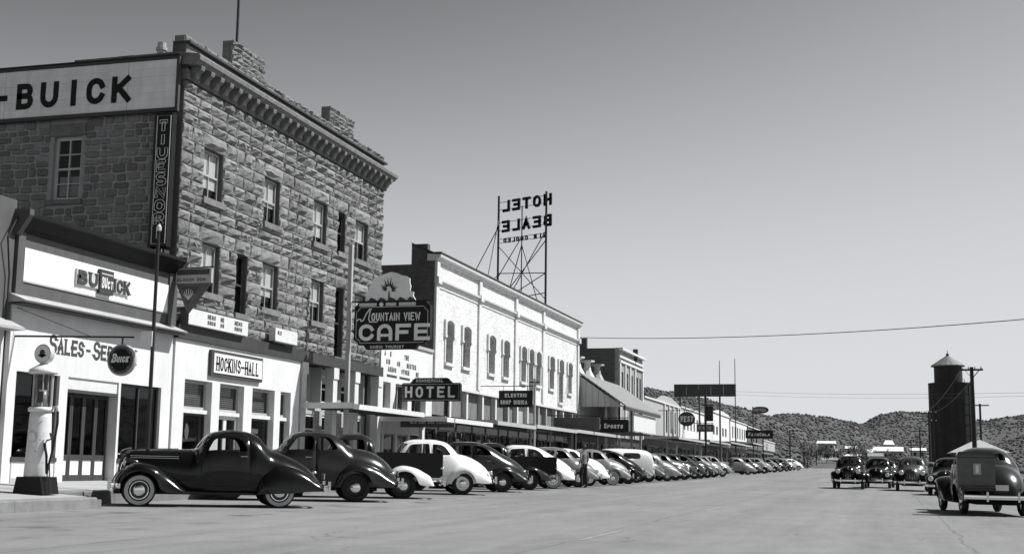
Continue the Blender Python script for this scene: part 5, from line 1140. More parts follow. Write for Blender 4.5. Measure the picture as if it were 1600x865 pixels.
# signs over the white office front
ob = empty('office_sign', (-18.4, 34.8, 3.5), 'white framed name board above the white office windows', 'sign')
MB().box(-18.435, -18.34, 33.2, 36.4, 3.6, 4.34).build('frame', charc, ob); MB().box(-18.339, -18.31, 33.3, 36.3, 3.69, 4.25).build('board', letterw, ob)
l = MB(); letters(l, 'HOCKINS-HALL', (-18.309, 33.42, 3.76), h=.4, width=.19, gap=.045, sw=.055, d=.006, serif=True, **FX); l.build('lettering', black, ob)
w1 = empty('white_box_sign', (-18.3, 33.3, 4.9), 'long white lettered box sign resting over the office fascia', 'sign')
MB().box(-18.42, -18.2, 31.55, 35.05, 4.90, 5.34).build('box', white_t, w1); MB().box(-18.43, -18.19, 31.5, 31.55, 4.88, 5.36).build('end_cap', charc, w1); MB().box(-18.43, -18.19, 31.55, 35.1, 5.342, 5.37).build('top_cap', charc, w1)
for y0_, y1_ in ((32.6, 33.2), (33.35, 33.65), (34.2, 34.75)):
    l = MB(); letters(l, 'HEMORS'[:max(2, int((y1_-y0_)/.13))], (-18.199, y0_, 5.14), h=.13, width=.09, gap=.03, sw=.03, d=.005, **FX); letters(l, 'SHOMER'[:max(2, int((y1_-y0_)/.13))], (-18.199, y0_, 4.98), h=.12, width=.09, gap=.03, sw=.03, d=.005, **FX); l.build('lettering', charc, w1)
w2 = empty('small_white_sign', (-18.3, 37.7, 4.95), 'small blank white box sign beside the long box sign', 'sign')
MB().box(-18.42, -18.2, 36.9, 38.5, 4.95, 5.36).build('box', white_t, w2); MB().box(-18.43, -18.19, 36.85, 38.52, 4.9, 4.945).build('base', charc, w2)
l = MB(); letters(l, 'RO', (-18.199, 37.05, 5.15), h=.13, width=.12, gap=.04, sw=.03, d=.005, **FX); l.build('lettering', charc, w2)
vsn = empty('arrow_sign', (-18.2, 31.2, 4.8), 'grey pointed arrow shaped hanging sign with ornament at the stone corner', 'sign')
MB().prism([(-18.4, 5.95), (-17.36, 5.95), (-18.02, 5.12)], (0, 31.24, 0), (1, 0, 0), (0, 0, 1), (0, -1, 0), .08).build('arrow', greyp, vsn)
MB().prism([(-18.22, 5.86), (-17.7, 5.86), (-18.02, 5.38)], (0, 31.158, 0), (1, 0, 0), (0, 0, 1), (0, -1, 0), .01).build('arrow_face', greyd, vsn)
MB().box(-18.42, -17.34, 31.15, 31.25, 5.952, 6.36).build('board', greyl, vsn); MB().box(-18.38, -17.4, 31.14, 31.148, 6.18, 6.33).build('band', greyp, vsn)
l = MB(); letters(l, 'CEDAMERACAS', (-18.36, 31.139, 6.2), h=.1, width=.07, gap=.018, sw=.022, d=.004, **FC); letters(l, 'ALOCON DUM', (-18.38, 31.149, 6.0), h=.09, width=.07, gap=.02, sw=.02, d=.004, **FC); l.build('lettering', charc, vsn)
orn = MB()
for k in range(7): a = R(-90+(k-3)*26); orn.tube([(-18.0, 31.145, 5.5), (-18.0+.13*math.cos(a), 31.14, 5.62-.12*math.sin(a)*.6), (-18.0+.16*math.cos(a), 31.14, 5.62-.2*math.sin(a)*.9)], .012, 4)
orn.build('ornament', letterg, vsn); MB().tube([(-18.02, 31.2, 5.14), (-18.02, 31.2, 4.82)], .015, 5).build('tip_rod', dkmetal, vsn); MB().tube([(-18.5, 31.42, 6.4), (-17.3, 31.2, 6.4)], .02, 6).build('hanger', dkmetal, vsn)
# round hanging sign of the showroom, bracket and post
rs2 = empty('round_hanging_sign', (-16.2, 25.3, 3.0), 'round dark enamel sign with white script hanging before the showroom', 'sign')
MB().tube([(-18.5, 24.6, 3.86), (-15.95, 25.35, 3.87)], .022, 6).build('bracket_arm', dkmetal, rs2); MB().tube([(-16.2, 25.28, 3.87), (-16.2, 25.28, 3.70)], .02, 6).build('hanger', dkmetal, rs2); MB().tube([(-18.5, 24.62, 4.5), (-16.9, 25.1, 3.88)], .008, 5).build('stay_wire', dkmetal, rs2)
MB().lathe([(.34, -.05), (.355, -.03), (.355, .03), (.34, .05)], (-16.2, 25.3, 3.36), (0, 1, 0), 32).build('rim', greyl, rs2)
MB().lathe([(.31, .0), (.31, .008)], (-16.2, 25.242, 3.36), (0, 1, 0), 32).build('ring', greyp, rs2); MB().lathe([(.245, .0), (.245, .008)], (-16.2, 25.232, 3.36), (0, 1, 0), 32).build('face', black, rs2)
l = MB(); letters(l, 'B', (-16.42, 25.23, 3.30), h=.2, width=.11, gap=0, sw=.035, d=.006, slant=.18, **FC); letters(l, 'uick', (-16.30, 25.23, 3.30), h=.18, width=.075, gap=.018, sw=.028, d=.006, slant=.18, widths=dict(i=.4), **FC); l.build('lettering', letterw, rs2)
MB().box(-16.4, -16.0, 25.24, 25.246, 3.19, 3.21).build('underline', letterg, rs2)
for k in range(8): a = k*math.pi/4+.4; MB().lathe([(.022, 0), (.012, .012)], (-16.2+.278*math.cos(a), 25.238, 3.36+.278*math.sin(a)), (0, -1, 0), 8).build('stud', charc, rs2)
ps = tag(MB().box(-15.78, -15.5, 25.34, 25.36, 3.66, 4.0).build('paper_notice', letterw, origin=(-15.64, 25.35, 3.66)), 'small white paper notice pinned to the dark post', 'notice')
dp = empty('dark_post', (-15.63, 25.6, SW(-16.6, 25.6)), 'slender dark post behind the whitewall coupe', 'post')
gz = G(-15.63, 25.6); dp.location = (-15.63, 25.6, gz); WO[dp.name_full] = Vector((-15.63, 25.6, gz))
MB().tube([(-15.63, 25.6, gz), (-15.63, 25.6, 6.3)], [.05, .038], 10).build('shaft', dkmetal, dp); MB().lathe([(.045, 6.3), (.06, 6.32), (.06, 6.4), (.02, 6.46)], (-15.63, 25.6, 0)).build('cap', letterg, dp); MB().lathe([(.1, 0), (.1, .05), (.055, .12)], (-15.63, 25.6, gz)).build('base', dkmetal, dp)
# ---------------------------------------------------------------- petrol pump
px_, py_ = -16.15, 22.45; g0 = SW(px_, py_)
pp = empty('petrol_pump', (px_, py_, g0), 'tall white visible petrol pump with round globe and black base on the footway', 'petrol pump')
pw = mat('pump_white', .66, .5, var=.12, vs=6, streak=.12); L_ = lambda name, prof, m, n=20, sm=True: MB().lathe(prof, (px_, py_, g0), (0, 0, 1), n).build(name, m, pp, smooth=sm)
MB().prism([(-.34, 0), (.34, 0), (.27, .34), (-.27, .34)], (px_, py_-.27, g0), (1, 0, 0), (0, 0, 1), (0, 1, 0), .54).build('base', black, pp)
o = L_('column', [(.25, .34), (.255, .36), (.235, .9), (.215, 1.5), (.205, 1.62)], pw)
for k in range(7): a = R(-150+k*20); MB().lathe([(.012, 0), (.008, .012)], (px_+.235*math.cos(a), py_+.235*math.sin(a), g0+.62+(k % 3)*.22), (math.cos(a), math.sin(a), 0), 6).build('rivet', charc, pp)
L_('collar', [(.23, 1.62), (.25, 1.64), (.25, 1.69), (.22, 1.71)], pw)
pg = glass('pump_cylinder_glass', .8); L_('glass_cylinder', [(.165, 1.71), (.165, 2.38)], pg, 20)
L_('fuel_column', [(.12, 1.72), (.12, 2.05)], mat('fuel', .25, .3), 14)
for k in range(5): a = R(k*72+20); MB().tube([(px_+.185*math.cos(a), py_+.185*math.sin(a), g0+1.7), (px_+.185*math.cos(a), py_+.185*math.sin(a), g0+2.39)], .012 if k else .03, 6).build('cage_rod', greyl, pp)
MB().box(px_+.02, px_+.15, py_-.175, py_-.165, g0+1.8, g0+2.02).build('gauge_plate', charc, pp)
L_('hood', [(.27, 2.38), (.29, 2.40), (.27, 2.46), (.17, 2.52), (.1, 2.56), (.06, 2.60)], pw)
MB().lathe([(.19, -.07), (.2, -.04), (.2, .04), (.19, .07)], (px_, py_, g0+2.78), (0, 1, 0), 28).build('globe', letterg, pp, smooth=False)
MB().lathe([(.165, 0), (.165, .006)], (px_, py_-.078, g0+2.78), (0, 1, 0), 24).build('globe_face', letterw, pp); MB().lathe([(.06, 0), (.06, .006)], (px_, py_-.086, g0+2.80), (0, 1, 0), 12).build('globe_emblem', charc, pp)
l = MB(); l.prism([(-.07, -.06), (.07, -.06), (.1, -.02), (0, -.09), (-.1, -.02)], (px_, py_-.08, g0+2.78), (1, 0, 0), (0, 0, 1), (0, -1, 0), .006); l.build('globe_emblem', charc, pp)
MB().lathe([(.12, 0), (.12, .006), (.1, .01)], (px_+.02, py_-.243, g0+1.12), (0, -1, 0), 20).build('maker_plate', letterg, pp); MB().lathe([(.085, .0), (.085, .006)], (px_+.02, py_-.256, g0+1.12), (0, -1, 0), 16).build('maker_plate_face', pw, pp)
MB().tube([(px_+.2, py_-.1, g0+1.0), (px_+.3, py_-.15, g0+.75), (px_+.32, py_-.15, g0+.4), (px_+.42, py_-.12, g0+.9), (px_+.47, py_-.1, g0+1.4), (px_+.46, py_-.1, g0+1.62)], .026, 8).build('hose', rubber, pp)
MB().tube([(px_+.46, py_-.1, g0+1.62), (px_+.44, py_-.1, g0+1.72), (px_+.36, py_-.1, g0+1.7), (px_+.28, py_-.1, g0+1.6)], [.03, .035, .025, .015], 8).build('nozzle', letterg, pp); MB().tube([(px_+.2, py_-.05, g0+1.05), (px_+.34, py_-.08, g0+1.08), (px_+.3, py_-.08, g0+1.2)], .018, 6).build('crank', dkmetal, pp)
MB().tube([(px_+.26, py_-.1, g0+.1), (px_+.36, py_-.12, g0+.6), (px_+.4, py_-.12, g0+.04)], .014, 6).build('hose', rubber, pp)
# ---------------------------------------------------------------- cafe sign on its white pole
cp_ = empty('white_pole', (-17.3, 40.6, SW(-17.3, 40.6)), 'tall square white pole with black foot carrying the cafe sign', 'pole')
zb = SW(-17.3, 40.6); MB().box(-17.37, -17.23, 40.53, 40.67, 2.05, 8.6).build('shaft', greyl, cp_); MB().box(-17.41, -17.19, 40.49, 40.71, zb, 2.048).build('foot', black, cp_)
cs = empty('cafe_sign', (-15.7, 40.6, 5.0), 'black cafe sign with large white capitals and pale mountain cut-out on top', 'sign'); YC = 40.55
def notched(x0, x1, z0, z1, c): return [(x0+c, z0), (x1-c, z0), (x1-c, z0+c*.5), (x1, z0+c), (x1, z1-c), (x1-c*.6, z1-c*.6), (x1-c, z1), (x0+c, z1), (x0+c*.6, z1-c*.6), (x0, z1-c), (x0, z0+c), (x0+c, z0+c*.5)]
MB().prism(notched(-17.05, -14.33, 5.12, 6.58, .16), (0, YC+.14, 0), (1, 0, 0), (0, 0, 1), (0, -1, 0), .24).build('panel', signblk, cs)
MB().prism([(-16.6, 4.97), (-14.85, 4.97), (-14.75, 5.119), (-16.7, 5.119)], (0, YC+.12, 0), (1, 0, 0), (0, 0, 1), (0, -1, 0), .2).build('lower_panel', signblk, cs)
q = notched(-16.97, -14.41, 5.19, 6.40, .15); MB().tube([(x, YC-.105, z) for x, z in q+q[:1]], .012, 4).build('neon_border', letterg, cs)
MB().box(-17.2, -14.25, 40.55, 40.62, 6.582, 6.63).build('cross_arm', dkmetal, cs)
for z in (5.6, 6.3): MB().box(-17.2, -17.06, 40.56, 40.62, z, z+.04).build('bracket', dkmetal, cs)
for i, ch_ in enumerate('CAFE'):
    l = MB()
    if ch_ == 'A': 
        l.stroke([(.06, 0), (.06, .3)]+arc(.27, .3, .21, .2, 180, 0, 8)+[(.48, 0)], .12, (-16.86+i*.66, YC-.101, 5.26), (1, 0, 0), (0, 0, 1), (0, -1, 0), .02); l.stroke([(.12, .18), (.42, .18)], .09, (-16.86+i*.66, YC-.103, 5.26), (1, 0, 0), (0, 0, 1), (0, -1, 0), .02)
    else: letters(l, ch_, (-16.86+i*.66, YC-.101, 5.26), h=.56, width=.54, gap=0, sw=.12, d=.02, **FC)
    l.build('letter', letterw, cs)
l = MB(); letters(l, 'OUNTAIN VIEW', (-16.42, YC-.101, 5.93), h=.27, width=.135, gap=.025, sw=.04, d=.015, widths=dict(I=.4, M=1.2, W=1.4), **FC); l.build('lettering', letterw, cs)
l = MB(); l.stroke([(-16.95, 5.93), (-16.9, 6.0), (-16.82, 6.0), (-16.8, 5.93), (-16.72, 5.95), (-16.62, 6.16), (-16.5, 6.33), (-16.42, 6.33)], .035, (0, YC-.101, 0), (1, 0, 0), (0, 0, 1), (0, -1, 0), .015); l.build('script_initial', letterw, cs)
l = MB(); l.stroke([(-16.47, 6.3), (-16.52, 6.0), (-16.48, 5.9), (-16.2, 5.9)], .035, (0, YC-.103, 0), (1, 0, 0), (0, 0, 1), (0, -1, 0), .015); l.build('script_initial', letterw, cs)
for x0, x1 in ((-16.88, -16.25), (-15.92, -15.55), (-15.45, -14.85)): MB().box(x0, x1, YC-.11, YC-.1, 6.43, 6.54).build('lettered_band', letterg, cs)
MB().lathe([(.075, 0), (.075, .012), (.035, .012)], (-16.08, YC-.1, 6.485), (0, -1, 0), 12).build('lettered_band', letterw, cs)
l = MB(); letters(l, 'CURIO TOURIST', (-16.45, YC-.081, 5.0), h=.1, width=.085, gap=.02, sw=.025, d=.01, **FC); l.build('lettering', letterg, cs)
cut = [(-16.72, 6.63), (-16.66, 6.85), (-16.58, 7.1), (-16.45, 7.32), (-16.25, 7.47), (-15.98, 7.55), (-15.8, 7.6), (-15.6, 7.56), (-15.42, 7.48), (-15.25, 7.44), (-15.12, 7.36), (-15.12, 7.2), (-15.08, 7.1), (-15.11, 6.95), (-14.97, 6.9), (-14.99, 6.78), (-14.9, 6.63)]
MB().prism(cut, (0, YC+.06, 0), (1, 0, 0), (0, 0, 1), (0, -1, 0), .06).build('mountain_cutout', mat('cutout_paint', .78, .6, var=.12, vs=3), cs)
ag = MB(); rk = random.Random(4)
for k in range(13):
    a = R(-20+k*17); ln = rk.uniform(.22, .52); c0 = (-15.85+.1*math.cos(a), 6.98+.05*math.sin(a)); e = (-15.85+ln*math.cos(a), 7.02+ln*.85*math.sin(a)); nn = Vector((-math.sin(a), math.cos(a)))*.045
    ag.prism([(c0[0]+nn.x, c0[1]+nn.y), (c0[0]-nn.x, c0[1]-nn.y), (e[0], e[1])], (0, YC-.001-k*.0006, 0), (1, 0, 0), (0, 0, 1), (0, -1, 0), .006)
ag.build('painted_agave', greyd, cs); MB().prism([(-15.88, 6.64), (-15.82, 6.64), (-15.83, 7.0), (-15.87, 7.0)], (0, YC-.01, 0), (1, 0, 0), (0, 0, 1), (0, -1, 0), .006).build('painted_stem', greyd, cs); MB().prism([(-15.95, 7.08), (-15.82, 6.9), (-15.76, 7.02), (-15.84, 7.12)], (0, YC-.012, 0), (1, 0, 0), (0, 0, 1), (0, -1, 0), .006).build('painted_bloom', letterw, cs)
sil = MB(); 
for k in range(5): x = -16.6+k*.35; sil.prism([(x, 6.632), (x+.3, 6.632), (x+.25, 6.68), (x+.1, 6.74)], (0, YC-.001, 0), (1, 0, 0), (0, 0, 1), (0, -1, 0), .006)
tag(sil.build('painted_ridge', charc, cs), kind='stuff')
# ---------------------------------------------------------------- hotel sign standing on the canopy
hs = empty('hotel_sign', (-17, 48.6, 3.1), 'black hotel sign with white capitals standing on the canopy', 'sign'); YH = 48.55
MB().prism(notched(-18.3, -15.85, 3.66, 4.38, .05), (0, YH+.12, 0), (1, 0, 0), (0, 0, 1), (0, -1, 0), .22).build('panel', signblk, hs)
MB().prism([(-17.95, 4.382), (-16.2, 4.382), (-16.4, 4.58), (-17.75, 4.58)], (0, YH+.1, 0), (1, 0, 0), (0, 0, 1), (0, -1, 0), .18).build('top_panel', signblk, hs)
for i, ch_ in enumerate('HOTEL'): l = MB(); letters(l, ch_, (-18.15+i*.45, YH-.101, 3.80), h=.44, width=.31, gap=0, sw=.085, d=.02, **FC); l.build('letter', letterw, hs)
l = MB(); letters(l, 'COMMERCIAL', (-17.7, YH-.081, 4.41), h=.12, width=.1, gap=.02, sw=.03, d=.01, **FC); l.build('lettering', letterg, hs)
q = [(-18.24, 3.71), (-15.91, 3.71), (-15.91, 4.33), (-18.24, 4.33), (-18.24, 3.71)]; MB().tube([(x, YH-.105, z) for x, z in q], .012, 4).build('neon_border', letterg, hs)
for x in (-17.9, -16.5): MB().box(x, x+.12, YH-.02, YH+.06, 2.95, 3.66).build('leg', dkmetal, hs)
cb = empty('canopy_board', (-16, 47.5, 2.7), 'grey lettered board hung along the canopy edge below the hotel sign', 'sign')
MB().box(-17.9, -15.7, 47.35, 47.45, 2.60, 2.98).build('board', greyp, cb); l = MB(); letters(l, 'BLU COM AND COMRADE', (-17.5, 47.348, 2.74), h=.14, width=.075, gap=.02, sw=.025, d=.01, **FC); l.build('lettering', letterw, cb)
# electric shop sign on its pole
ep = empty('thin_white_pole', (-15.75, 59.5, G(-15.75, 59.5)), 'thin pale pole at the parking bay holding the electric shop sign', 'pole'); gz = G(-15.75, 59.5)
MB().tube([(-15.75, 59.5, gz), (-15.75, 59.5, 5.3)], .06, 10).build('shaft', greyl, ep); MB().box(-16.0, -15.5, 59.46, 59.54, 5.1, 5.16).build('cross_arm', dkmetal, ep); MB().lathe([(.12, 0), (.12, .2), (.07, .3)], (-15.75, 59.5, gz)).build('base', charc, ep)
es = empty('electric_shop_sign', (-16.6, 59.5, 3.9), 'black sign with two lines of white letters beside the thin pale pole', 'sign')
MB().box(-17.5, -15.84, 59.44, 59.56, 3.95, 4.74).build('panel', signblk, es); l = MB(); letters(l, 'ELECTRIC', (-17.2, 59.437, 4.42), h=.18, width=.12, gap=.03, sw=.04, d=.01, **FC); letters(l, 'SHOP DIOICA', (-17.42, 59.437, 4.08), h=.2, width=.11, gap=.03, sw=.04, d=.01, **FC); l.build('lettering', letterw, es)
MB().tube([(-18.5, 59.5, 4.95), (-15.76, 59.5, 4.95)], .02, 5).build('hanging_bar', dkmetal, es)
for x in (-17.3, -16.1): MB().tube([(x, 59.5, 4.74), (x, 59.5, 4.94)], .012, 5).build('hanger', dkmetal, es)
# signs along the farther row
def hang_sign(name, label, x0, x1, y, z0, z1, m, text=None, post=None, shape='box', tm=None):
    g_ = G((x0+x1)/2, y); r = empty(name, ((x0+x1)/2, y, g_ if post is not None else z0), label, 'sign')
    if shape == 'box': MB().prism(notched(x0, x1, z0, z1, .06), (0, y+.08, 0), (1, 0, 0), (0, 0, 1), (0, -1, 0), .16).build('panel', m, r)
    else:
        n = 20; cx, cz = (x0+x1)/2, (z0+z1)/2; e = .7 if shape == 'oval' else 1
        MB().prism([(cx+(x1-x0)/2*math.copysign(abs(math.cos(2*math.pi*k/n))**e, math.cos(2*math.pi*k/n)), cz+(z1-z0)/2*math.sin(2*math.pi*k/n)) for k in range(n)], (0, y+.08, 0), (1, 0, 0), (0, 0, 1), (0, -1, 0), .16).build('panel', m, r)
    if text: l = MB(); h = (z1-z0)*.4; wd = (x1-x0)*.8/len(text); letters(l, text, (x0+(x1-x0)*.1, y-.082, (z0+z1)/2-h/2), h=h, width=wd*.8, gap=wd*.2, sw=min(.09, h*.2), d=.01, slant=.1, **FC); l.build('lettering', tm or letterw, r)
    if post is not None: MB().tube([(post, y+.12, g_), (post, y+.12, max(z1, z0+.3))], .07, 8).build('post', dkmetal, r)
    else: MB().tube([(-18.5, y, z1+.1), (x1, y, z1+.1)], .03, 5).build('hanging_bar', dkmetal, r); MB().tube([((x0+x1)/2, y, z1-.02), ((x0+x1)/2, y, z1+.1)], .03, 5).build('hanger', dkmetal, r)
    return r
hang_sign('script_sign', 'dark sign with looping white script under the shed roof shop', -17.6, -15.0, 79.5, 3.35, 4.15, signblk, 'Tom Sports')
hang_sign('plain_hanging_sign', 'plain grey hanging sign between the white hotel and shed roof', -18.1, -15.4, 72.8, 3.25, 4.0, greyp)
tall = empty('tall_dark_post', (-15.6, 121, G(-15.6, 121)), 'tall dark post with cross arms before the gable fronted shop', 'post')
gz = G(-15.6, 121); MB().tube([(-15.6, 121, gz), (-15.6, 121, 8.6)], .11, 8).build('shaft', dkmetal, tall); MB().box(-15.5, -14.9, 120.95, 121.05, 5.6, 7.0).build('switch_box', dkmetal, tall); MB().box(-15.6, -14.8, 120.96, 121.04, 7.05, 7.15).build('cross_arm', dkmetal, tall)
p = at(1073, 654, 112); hang_sign('round_far_sign', 'round dark pointed sign beside the gable fronted shop', p.x-.72, p.x+.72, 112, p.z-.62, p.z+.62, greyd, 'WEST', shape='round')
p = at(1102, 668, 124); hang_sign('flat_far_sign', 'grey oblong sign behind the tall dark post', p.x-.8, p.x+.8, 124, p.z-.36, p.z+.36, greyp, 'CAFE', tm=letterg)
p = at(1188, 640, 176); hang_sign('oval_tall_sign', 'dark oval sign raised high over the far shops', p.x-1.1, p.x+1.1, 176, p.z-.45, p.z+.45, charc, 'HOTEL', post=p.x-1.0, shape='oval', tm=letterg)
p = at(1187, 678, 165); hang_sign('drink_sign', 'black oblong sign with white script on a post by the far shops', p.x-1.75, p.x+1.65, 165, p.z-.52, p.z+.52, signblk, 'FairCola', post=p.x+.4)
bb = empty('dark_billboard', (-17, 128, 5), 'big dark billboard back on posts above the white shops', 'billboard')
a, c_ = at(1053, 600, 128), at(1150, 619, 128)
for k in range(5):
    x0 = a.x+(c_.x-a.x)*k/5; MB().box(x0+.01, x0+(c_.x-a.x)/5-.01, 127.95, 128.05, c_.z, a.z).build('panel', charc, bb)
for z in (c_.z+.1, a.z-.2): MB().box(a.x, c_.x, 128.06, 128.14, z, z+.1).build('batten', woodd, bb)
for px in (1062, 1092, 1124): q = at(px, 600, 128); MB().box(q.x-.08, q.x+.08, 128.15, 128.3, G(q.x, 128), c_.z+.8).build('post', woodd, bb)
for px, top in ((1124, 563), (1148, 560)):
    q = at(px, top, 150); tag(MB().tube([(q.x, 150, G(q.x, 150)), (q.x, 150, q.z)], [.09, .04], 6).build('flag_mast' if px == 1124 else 'aerial_mast', dkmetal, origin=(q.x, 150, G(q.x, 150))), 'shorter thin mast above the dark billboard' if px == 1124 else 'taller thin mast at the end of the dark billboard', 'mast')
# ---------------------------------------------------------------- cars in and across the street
CS = 'cars in the street'
car('rear_coupe', 'grey coupe seen from behind with full width bumper', 'coupe2', 2.62, 38.6, 97, pdark, rim=pdark, scale=1.07)
tb = empty('trunk_box', (2.35, 36.05, .72), 'tall grey riveted box carried on the back of the grey coupe', 'box'); bxm = mat('box_steel', .10, .5, metal=.2, var=.25, vs=4)
b = MB(); b.prism([(-.44, 0), (.44, 0), (.46, .05), (.46, .82), (.40, .90), (-.40, .90), (-.46, .82), (-.46, .05)], (2.35, 35.85, .74), (1, 0, 0), (0, 0, 1), (0, 1, 0), .5); b.build('shell', bxm, tb); MB().prism([(-.47, .84), (.47, .84), (.41, .925), (-.41, .925)], (2.35, 35.83, .74), (1, 0, 0), (0, 0, 1), (0, 1, 0), .54).build('lid', pdark, tb)
MB().box(2.28, 2.47, 35.835, 35.848, 1.08, 1.36).build('plate', greyl, tb); MB().box(2.34, 2.41, 35.828, 35.834, 1.12, 1.32).build('plate_emblem', letterw, tb)
for z in (.78, 1.5): MB().box(1.9, 2.8, 35.842, 35.849, z, z+.03).build('strap', pdark, tb)
MB().box(1.95, 2.75, 35.7, 36.5, .66, .735).build('rack', pdark, tb); MB().box(2.0, 2.06, 35.9, 36.9, .45, .659).build('rack_strut', pdark, tb); MB().box(2.6, 2.66, 35.9, 36.9, .45, .659).build('rack_strut', pdark, tb)
car('oncoming_sedan', 'black sedan with split windscreen leading up the middle of the street', 'fast', -1.66, 73.2, 268, pblack, group=CS, scale=1.03)
car('oncoming_sedan', 'black sedan following close beside the leading black sedan', 'sedan', -.2, 78.6, 266, pblack, group=CS, scale=1.02)
car('waiting_sedan', 'grey topped sedan facing down the street with bright bonnet', 'fast', 1.5, 71.6, 269, pmid, paint2=pblack, group=CS, scale=1.04)
car('waiting_sedan', 'dark sedan half hidden behind the grey coupe', 'sedan', 2.95, 62.6, 262, pdark, group=CS)
car('far_car', 'small dark sedan far up the street behind the black sedans', 'sedan', .55, 122, 90, pblack, group=CS, skip=small)
car('far_car', 'dark fastback far up the street beside the telegraph poles', 'fast', 1.9, 131, 268, pdark, group=CS, skip=small)
car('far_car', 'distant grey sedan near the end of the street', 'sedan', 2.6, 176, 90, pmid, group=CS, skip=small)
car('far_car', 'distant pale fastback parked by the tower', 'fast', 5.0, 150, 140, plight, group=CS, skip=small)
# ---------------------------------------------------------------- people
skin = mat('skin', .32, .6); shirt = mat('shirt_grey', .16, .9, var=.15, vs=9); trous = mat('trousers_dark', .016, .9, var=.2, vs=9); hatm = mat('felt_hat', .04, .9); shirt2 = mat('shirt_light', .45, .9, var=.1, vs=9); shoe = mat('shoe_leather', .01, .4)
def person(label, x, y, z, face, arm_r, arm_l, shirt_m, hgt=1.75, shift=0):
    """skeleton grown with a skin modifier; face = heading in degrees; local x forward, y left"""
    J = {}; E2 = []
    def add(nm, p, r_, par=None):
        J[nm] = (Vector(p), r_)
        if par: E2.append((par, nm))
    add('pelvis', (0, 0, .95), (.15, .12)); add('belly', (.01, 0, 1.08), (.145, .115), 'pelvis'); add('chest', (.02, 0, 1.30), (.17, .125), 'belly'); add('upper', (.0, 0, 1.43), (.13, .10), 'chest'); add('neck', (.01, 0, 1.51), (.055, .055), 'upper'); add('jaw', (.035, 0, 1.575), (.062, .075), 'neck'); add('head', (.02, 0, 1.655), (.078, .095), 'jaw'); add('crown', (.01, 0, 1.72), (.06, .07), 'head'); add('nose', (.115, 0, 1.625), (.016, .014), 'head')
    for s, nm, A in ((1, 'l', arm_l), (-1, 'r', arm_r)):
        add('hip'+nm, (0, .095*s, .90), (.095, .09), 'pelvis'); add('knee'+nm, (.03+shift*s, .10*s, .50), (.065, .065), 'hip'+nm); add('calf'+nm, (.0+shift*s, .10*s, .36), (.06, .06), 'knee'+nm); add('ankle'+nm, (-.02+shift*s, .10*s, .09), (.042, .042), 'calf'+nm); add('toe'+nm, (.15+shift*s, .115*s, .04), (.04, .032), 'ankle'+nm)
        add('sh'+nm, (.0, .19*s, 1.41), (.065, .065), 'upper'); add('el'+nm, A[0], (.045, .045), 'sh'+nm); add('wr'+nm, A[1], (.032, .032), 'el'+nm); d = (Vector(A[1])-Vector(A[0])).normalized(); pm = Vector(A[1])+d*.07; add('palm'+nm, pm, (.036, .022), 'wr'+nm)
        sd = Vector((d.z, 0, -d.x)).normalized() if abs(d.y) < .9 else Vector((1, 0, 0))
        for k in range(4): add('f%d%s' % (k, nm), pm+d*(.085-.008*abs(k-1.3))+sd*(.018*(k-1.5))+Vector((.012, 0, -.01)), (.008, .008), 'palm'+nm)
        add('th'+nm, Vector(A[1])+d*.07+sd*(-.055), (.009, .009), 'wr'+nm)
    names = list(J); me = bpy.data.meshes.new('body'); me.from_pydata([tuple(J[n][0]) for n in names], [(names.index(a), names.index(b_)) for a, b_ in E2], [])
    ob = bpy.data.objects.new('person_body', me); col.objects.link(ob); sk = ob.modifiers.new('skin', 'SKIN'); sk.use_smooth_shade = True
    lay = me.skin_vertices[0] if me.skin_vertices else None
    if lay is None:
        bm = bmesh.new(); bm.from_mesh(me); bm.verts.layers.skin.verify(); bm.to_mesh(me); bm.free(); lay = me.skin_vertices[0]
    for i, n in enumerate(names): lay.data[i].radius = J[n][1]; lay.data[i].use_root = (n == 'pelvis')
    sb = ob.modifiers.new('sub', 'SUBSURF'); sb.levels = 2; sb.render_levels = 2
    bpy.context.view_layer.update(); me2 = bpy.data.meshes.new_from_object(ob.evaluated_get(bpy.context.evaluated_depsgraph_get())); bpy.data.objects.remove(ob); me2.name = 'body'
    me2.materials.clear()
    for m_ in (skin, shirt_m, trous, shoe): me2.materials.append(m_)
    wr = [Vector(arm_l[1]), Vector(arm_r[1])]
    for p in me2.polygons:
        c = p.center; hand = any((c-q).length < .17 and (c-q).dot((q-Vector(e))) > .0 for q, e in ((wr[0], arm_l[0]), (wr[1], arm_r[0])))
        p.material_index = 0 if c.z > 1.50 or hand else (2 if (c.z < .99 and abs(c.y) < .21 and c.z > .10) else (3 if c.z <= .10 else 1)); p.use_smooth = True
    r = empty('person', (x, y, z), label, 'person'); k = hgt/1.75; r.scale = (k, k, k); r.rotation_euler = (0, 0, R(face))
    o = bpy.data.objects.new('body', me2); col.objects.link(o); o.parent = r
    hm = MB(); hm.lathe([(.17, 1.70), (.172, 1.705), (.10, 1.715), (.098, 1.79), (.085, 1.83), (.03, 1.82), (.001, 1.815)], (.01, 0, 0), (0, 0, 1), 20); ho = link('hat', hm.mesh('hat', (0, 0, 0), True), hatm); ho.parent = r
    for s in (1, -1):
        em_ = MB(); em_.lathe([(.012, 0), (.006, .006), (.001, .007)], (.108, .032*s, 1.655), (1, 0, 0), 6); eo = link('eye', em_.mesh('eye'), black); eo.parent = r
        ea = MB(); ea.lathe([(.028, 0), (.03, .012), (.015, .018)], (.015, .088*s, 1.63), (0, s, 0), 8); eo = link('ear', ea.mesh('ear'), skin); eo.parent = r
    mo = MB(); mo.box(.098, .112, -.022, .022, 1.575, 1.582); eo = link('mouth', mo.mesh('mouth'), hatm); eo.parent = r
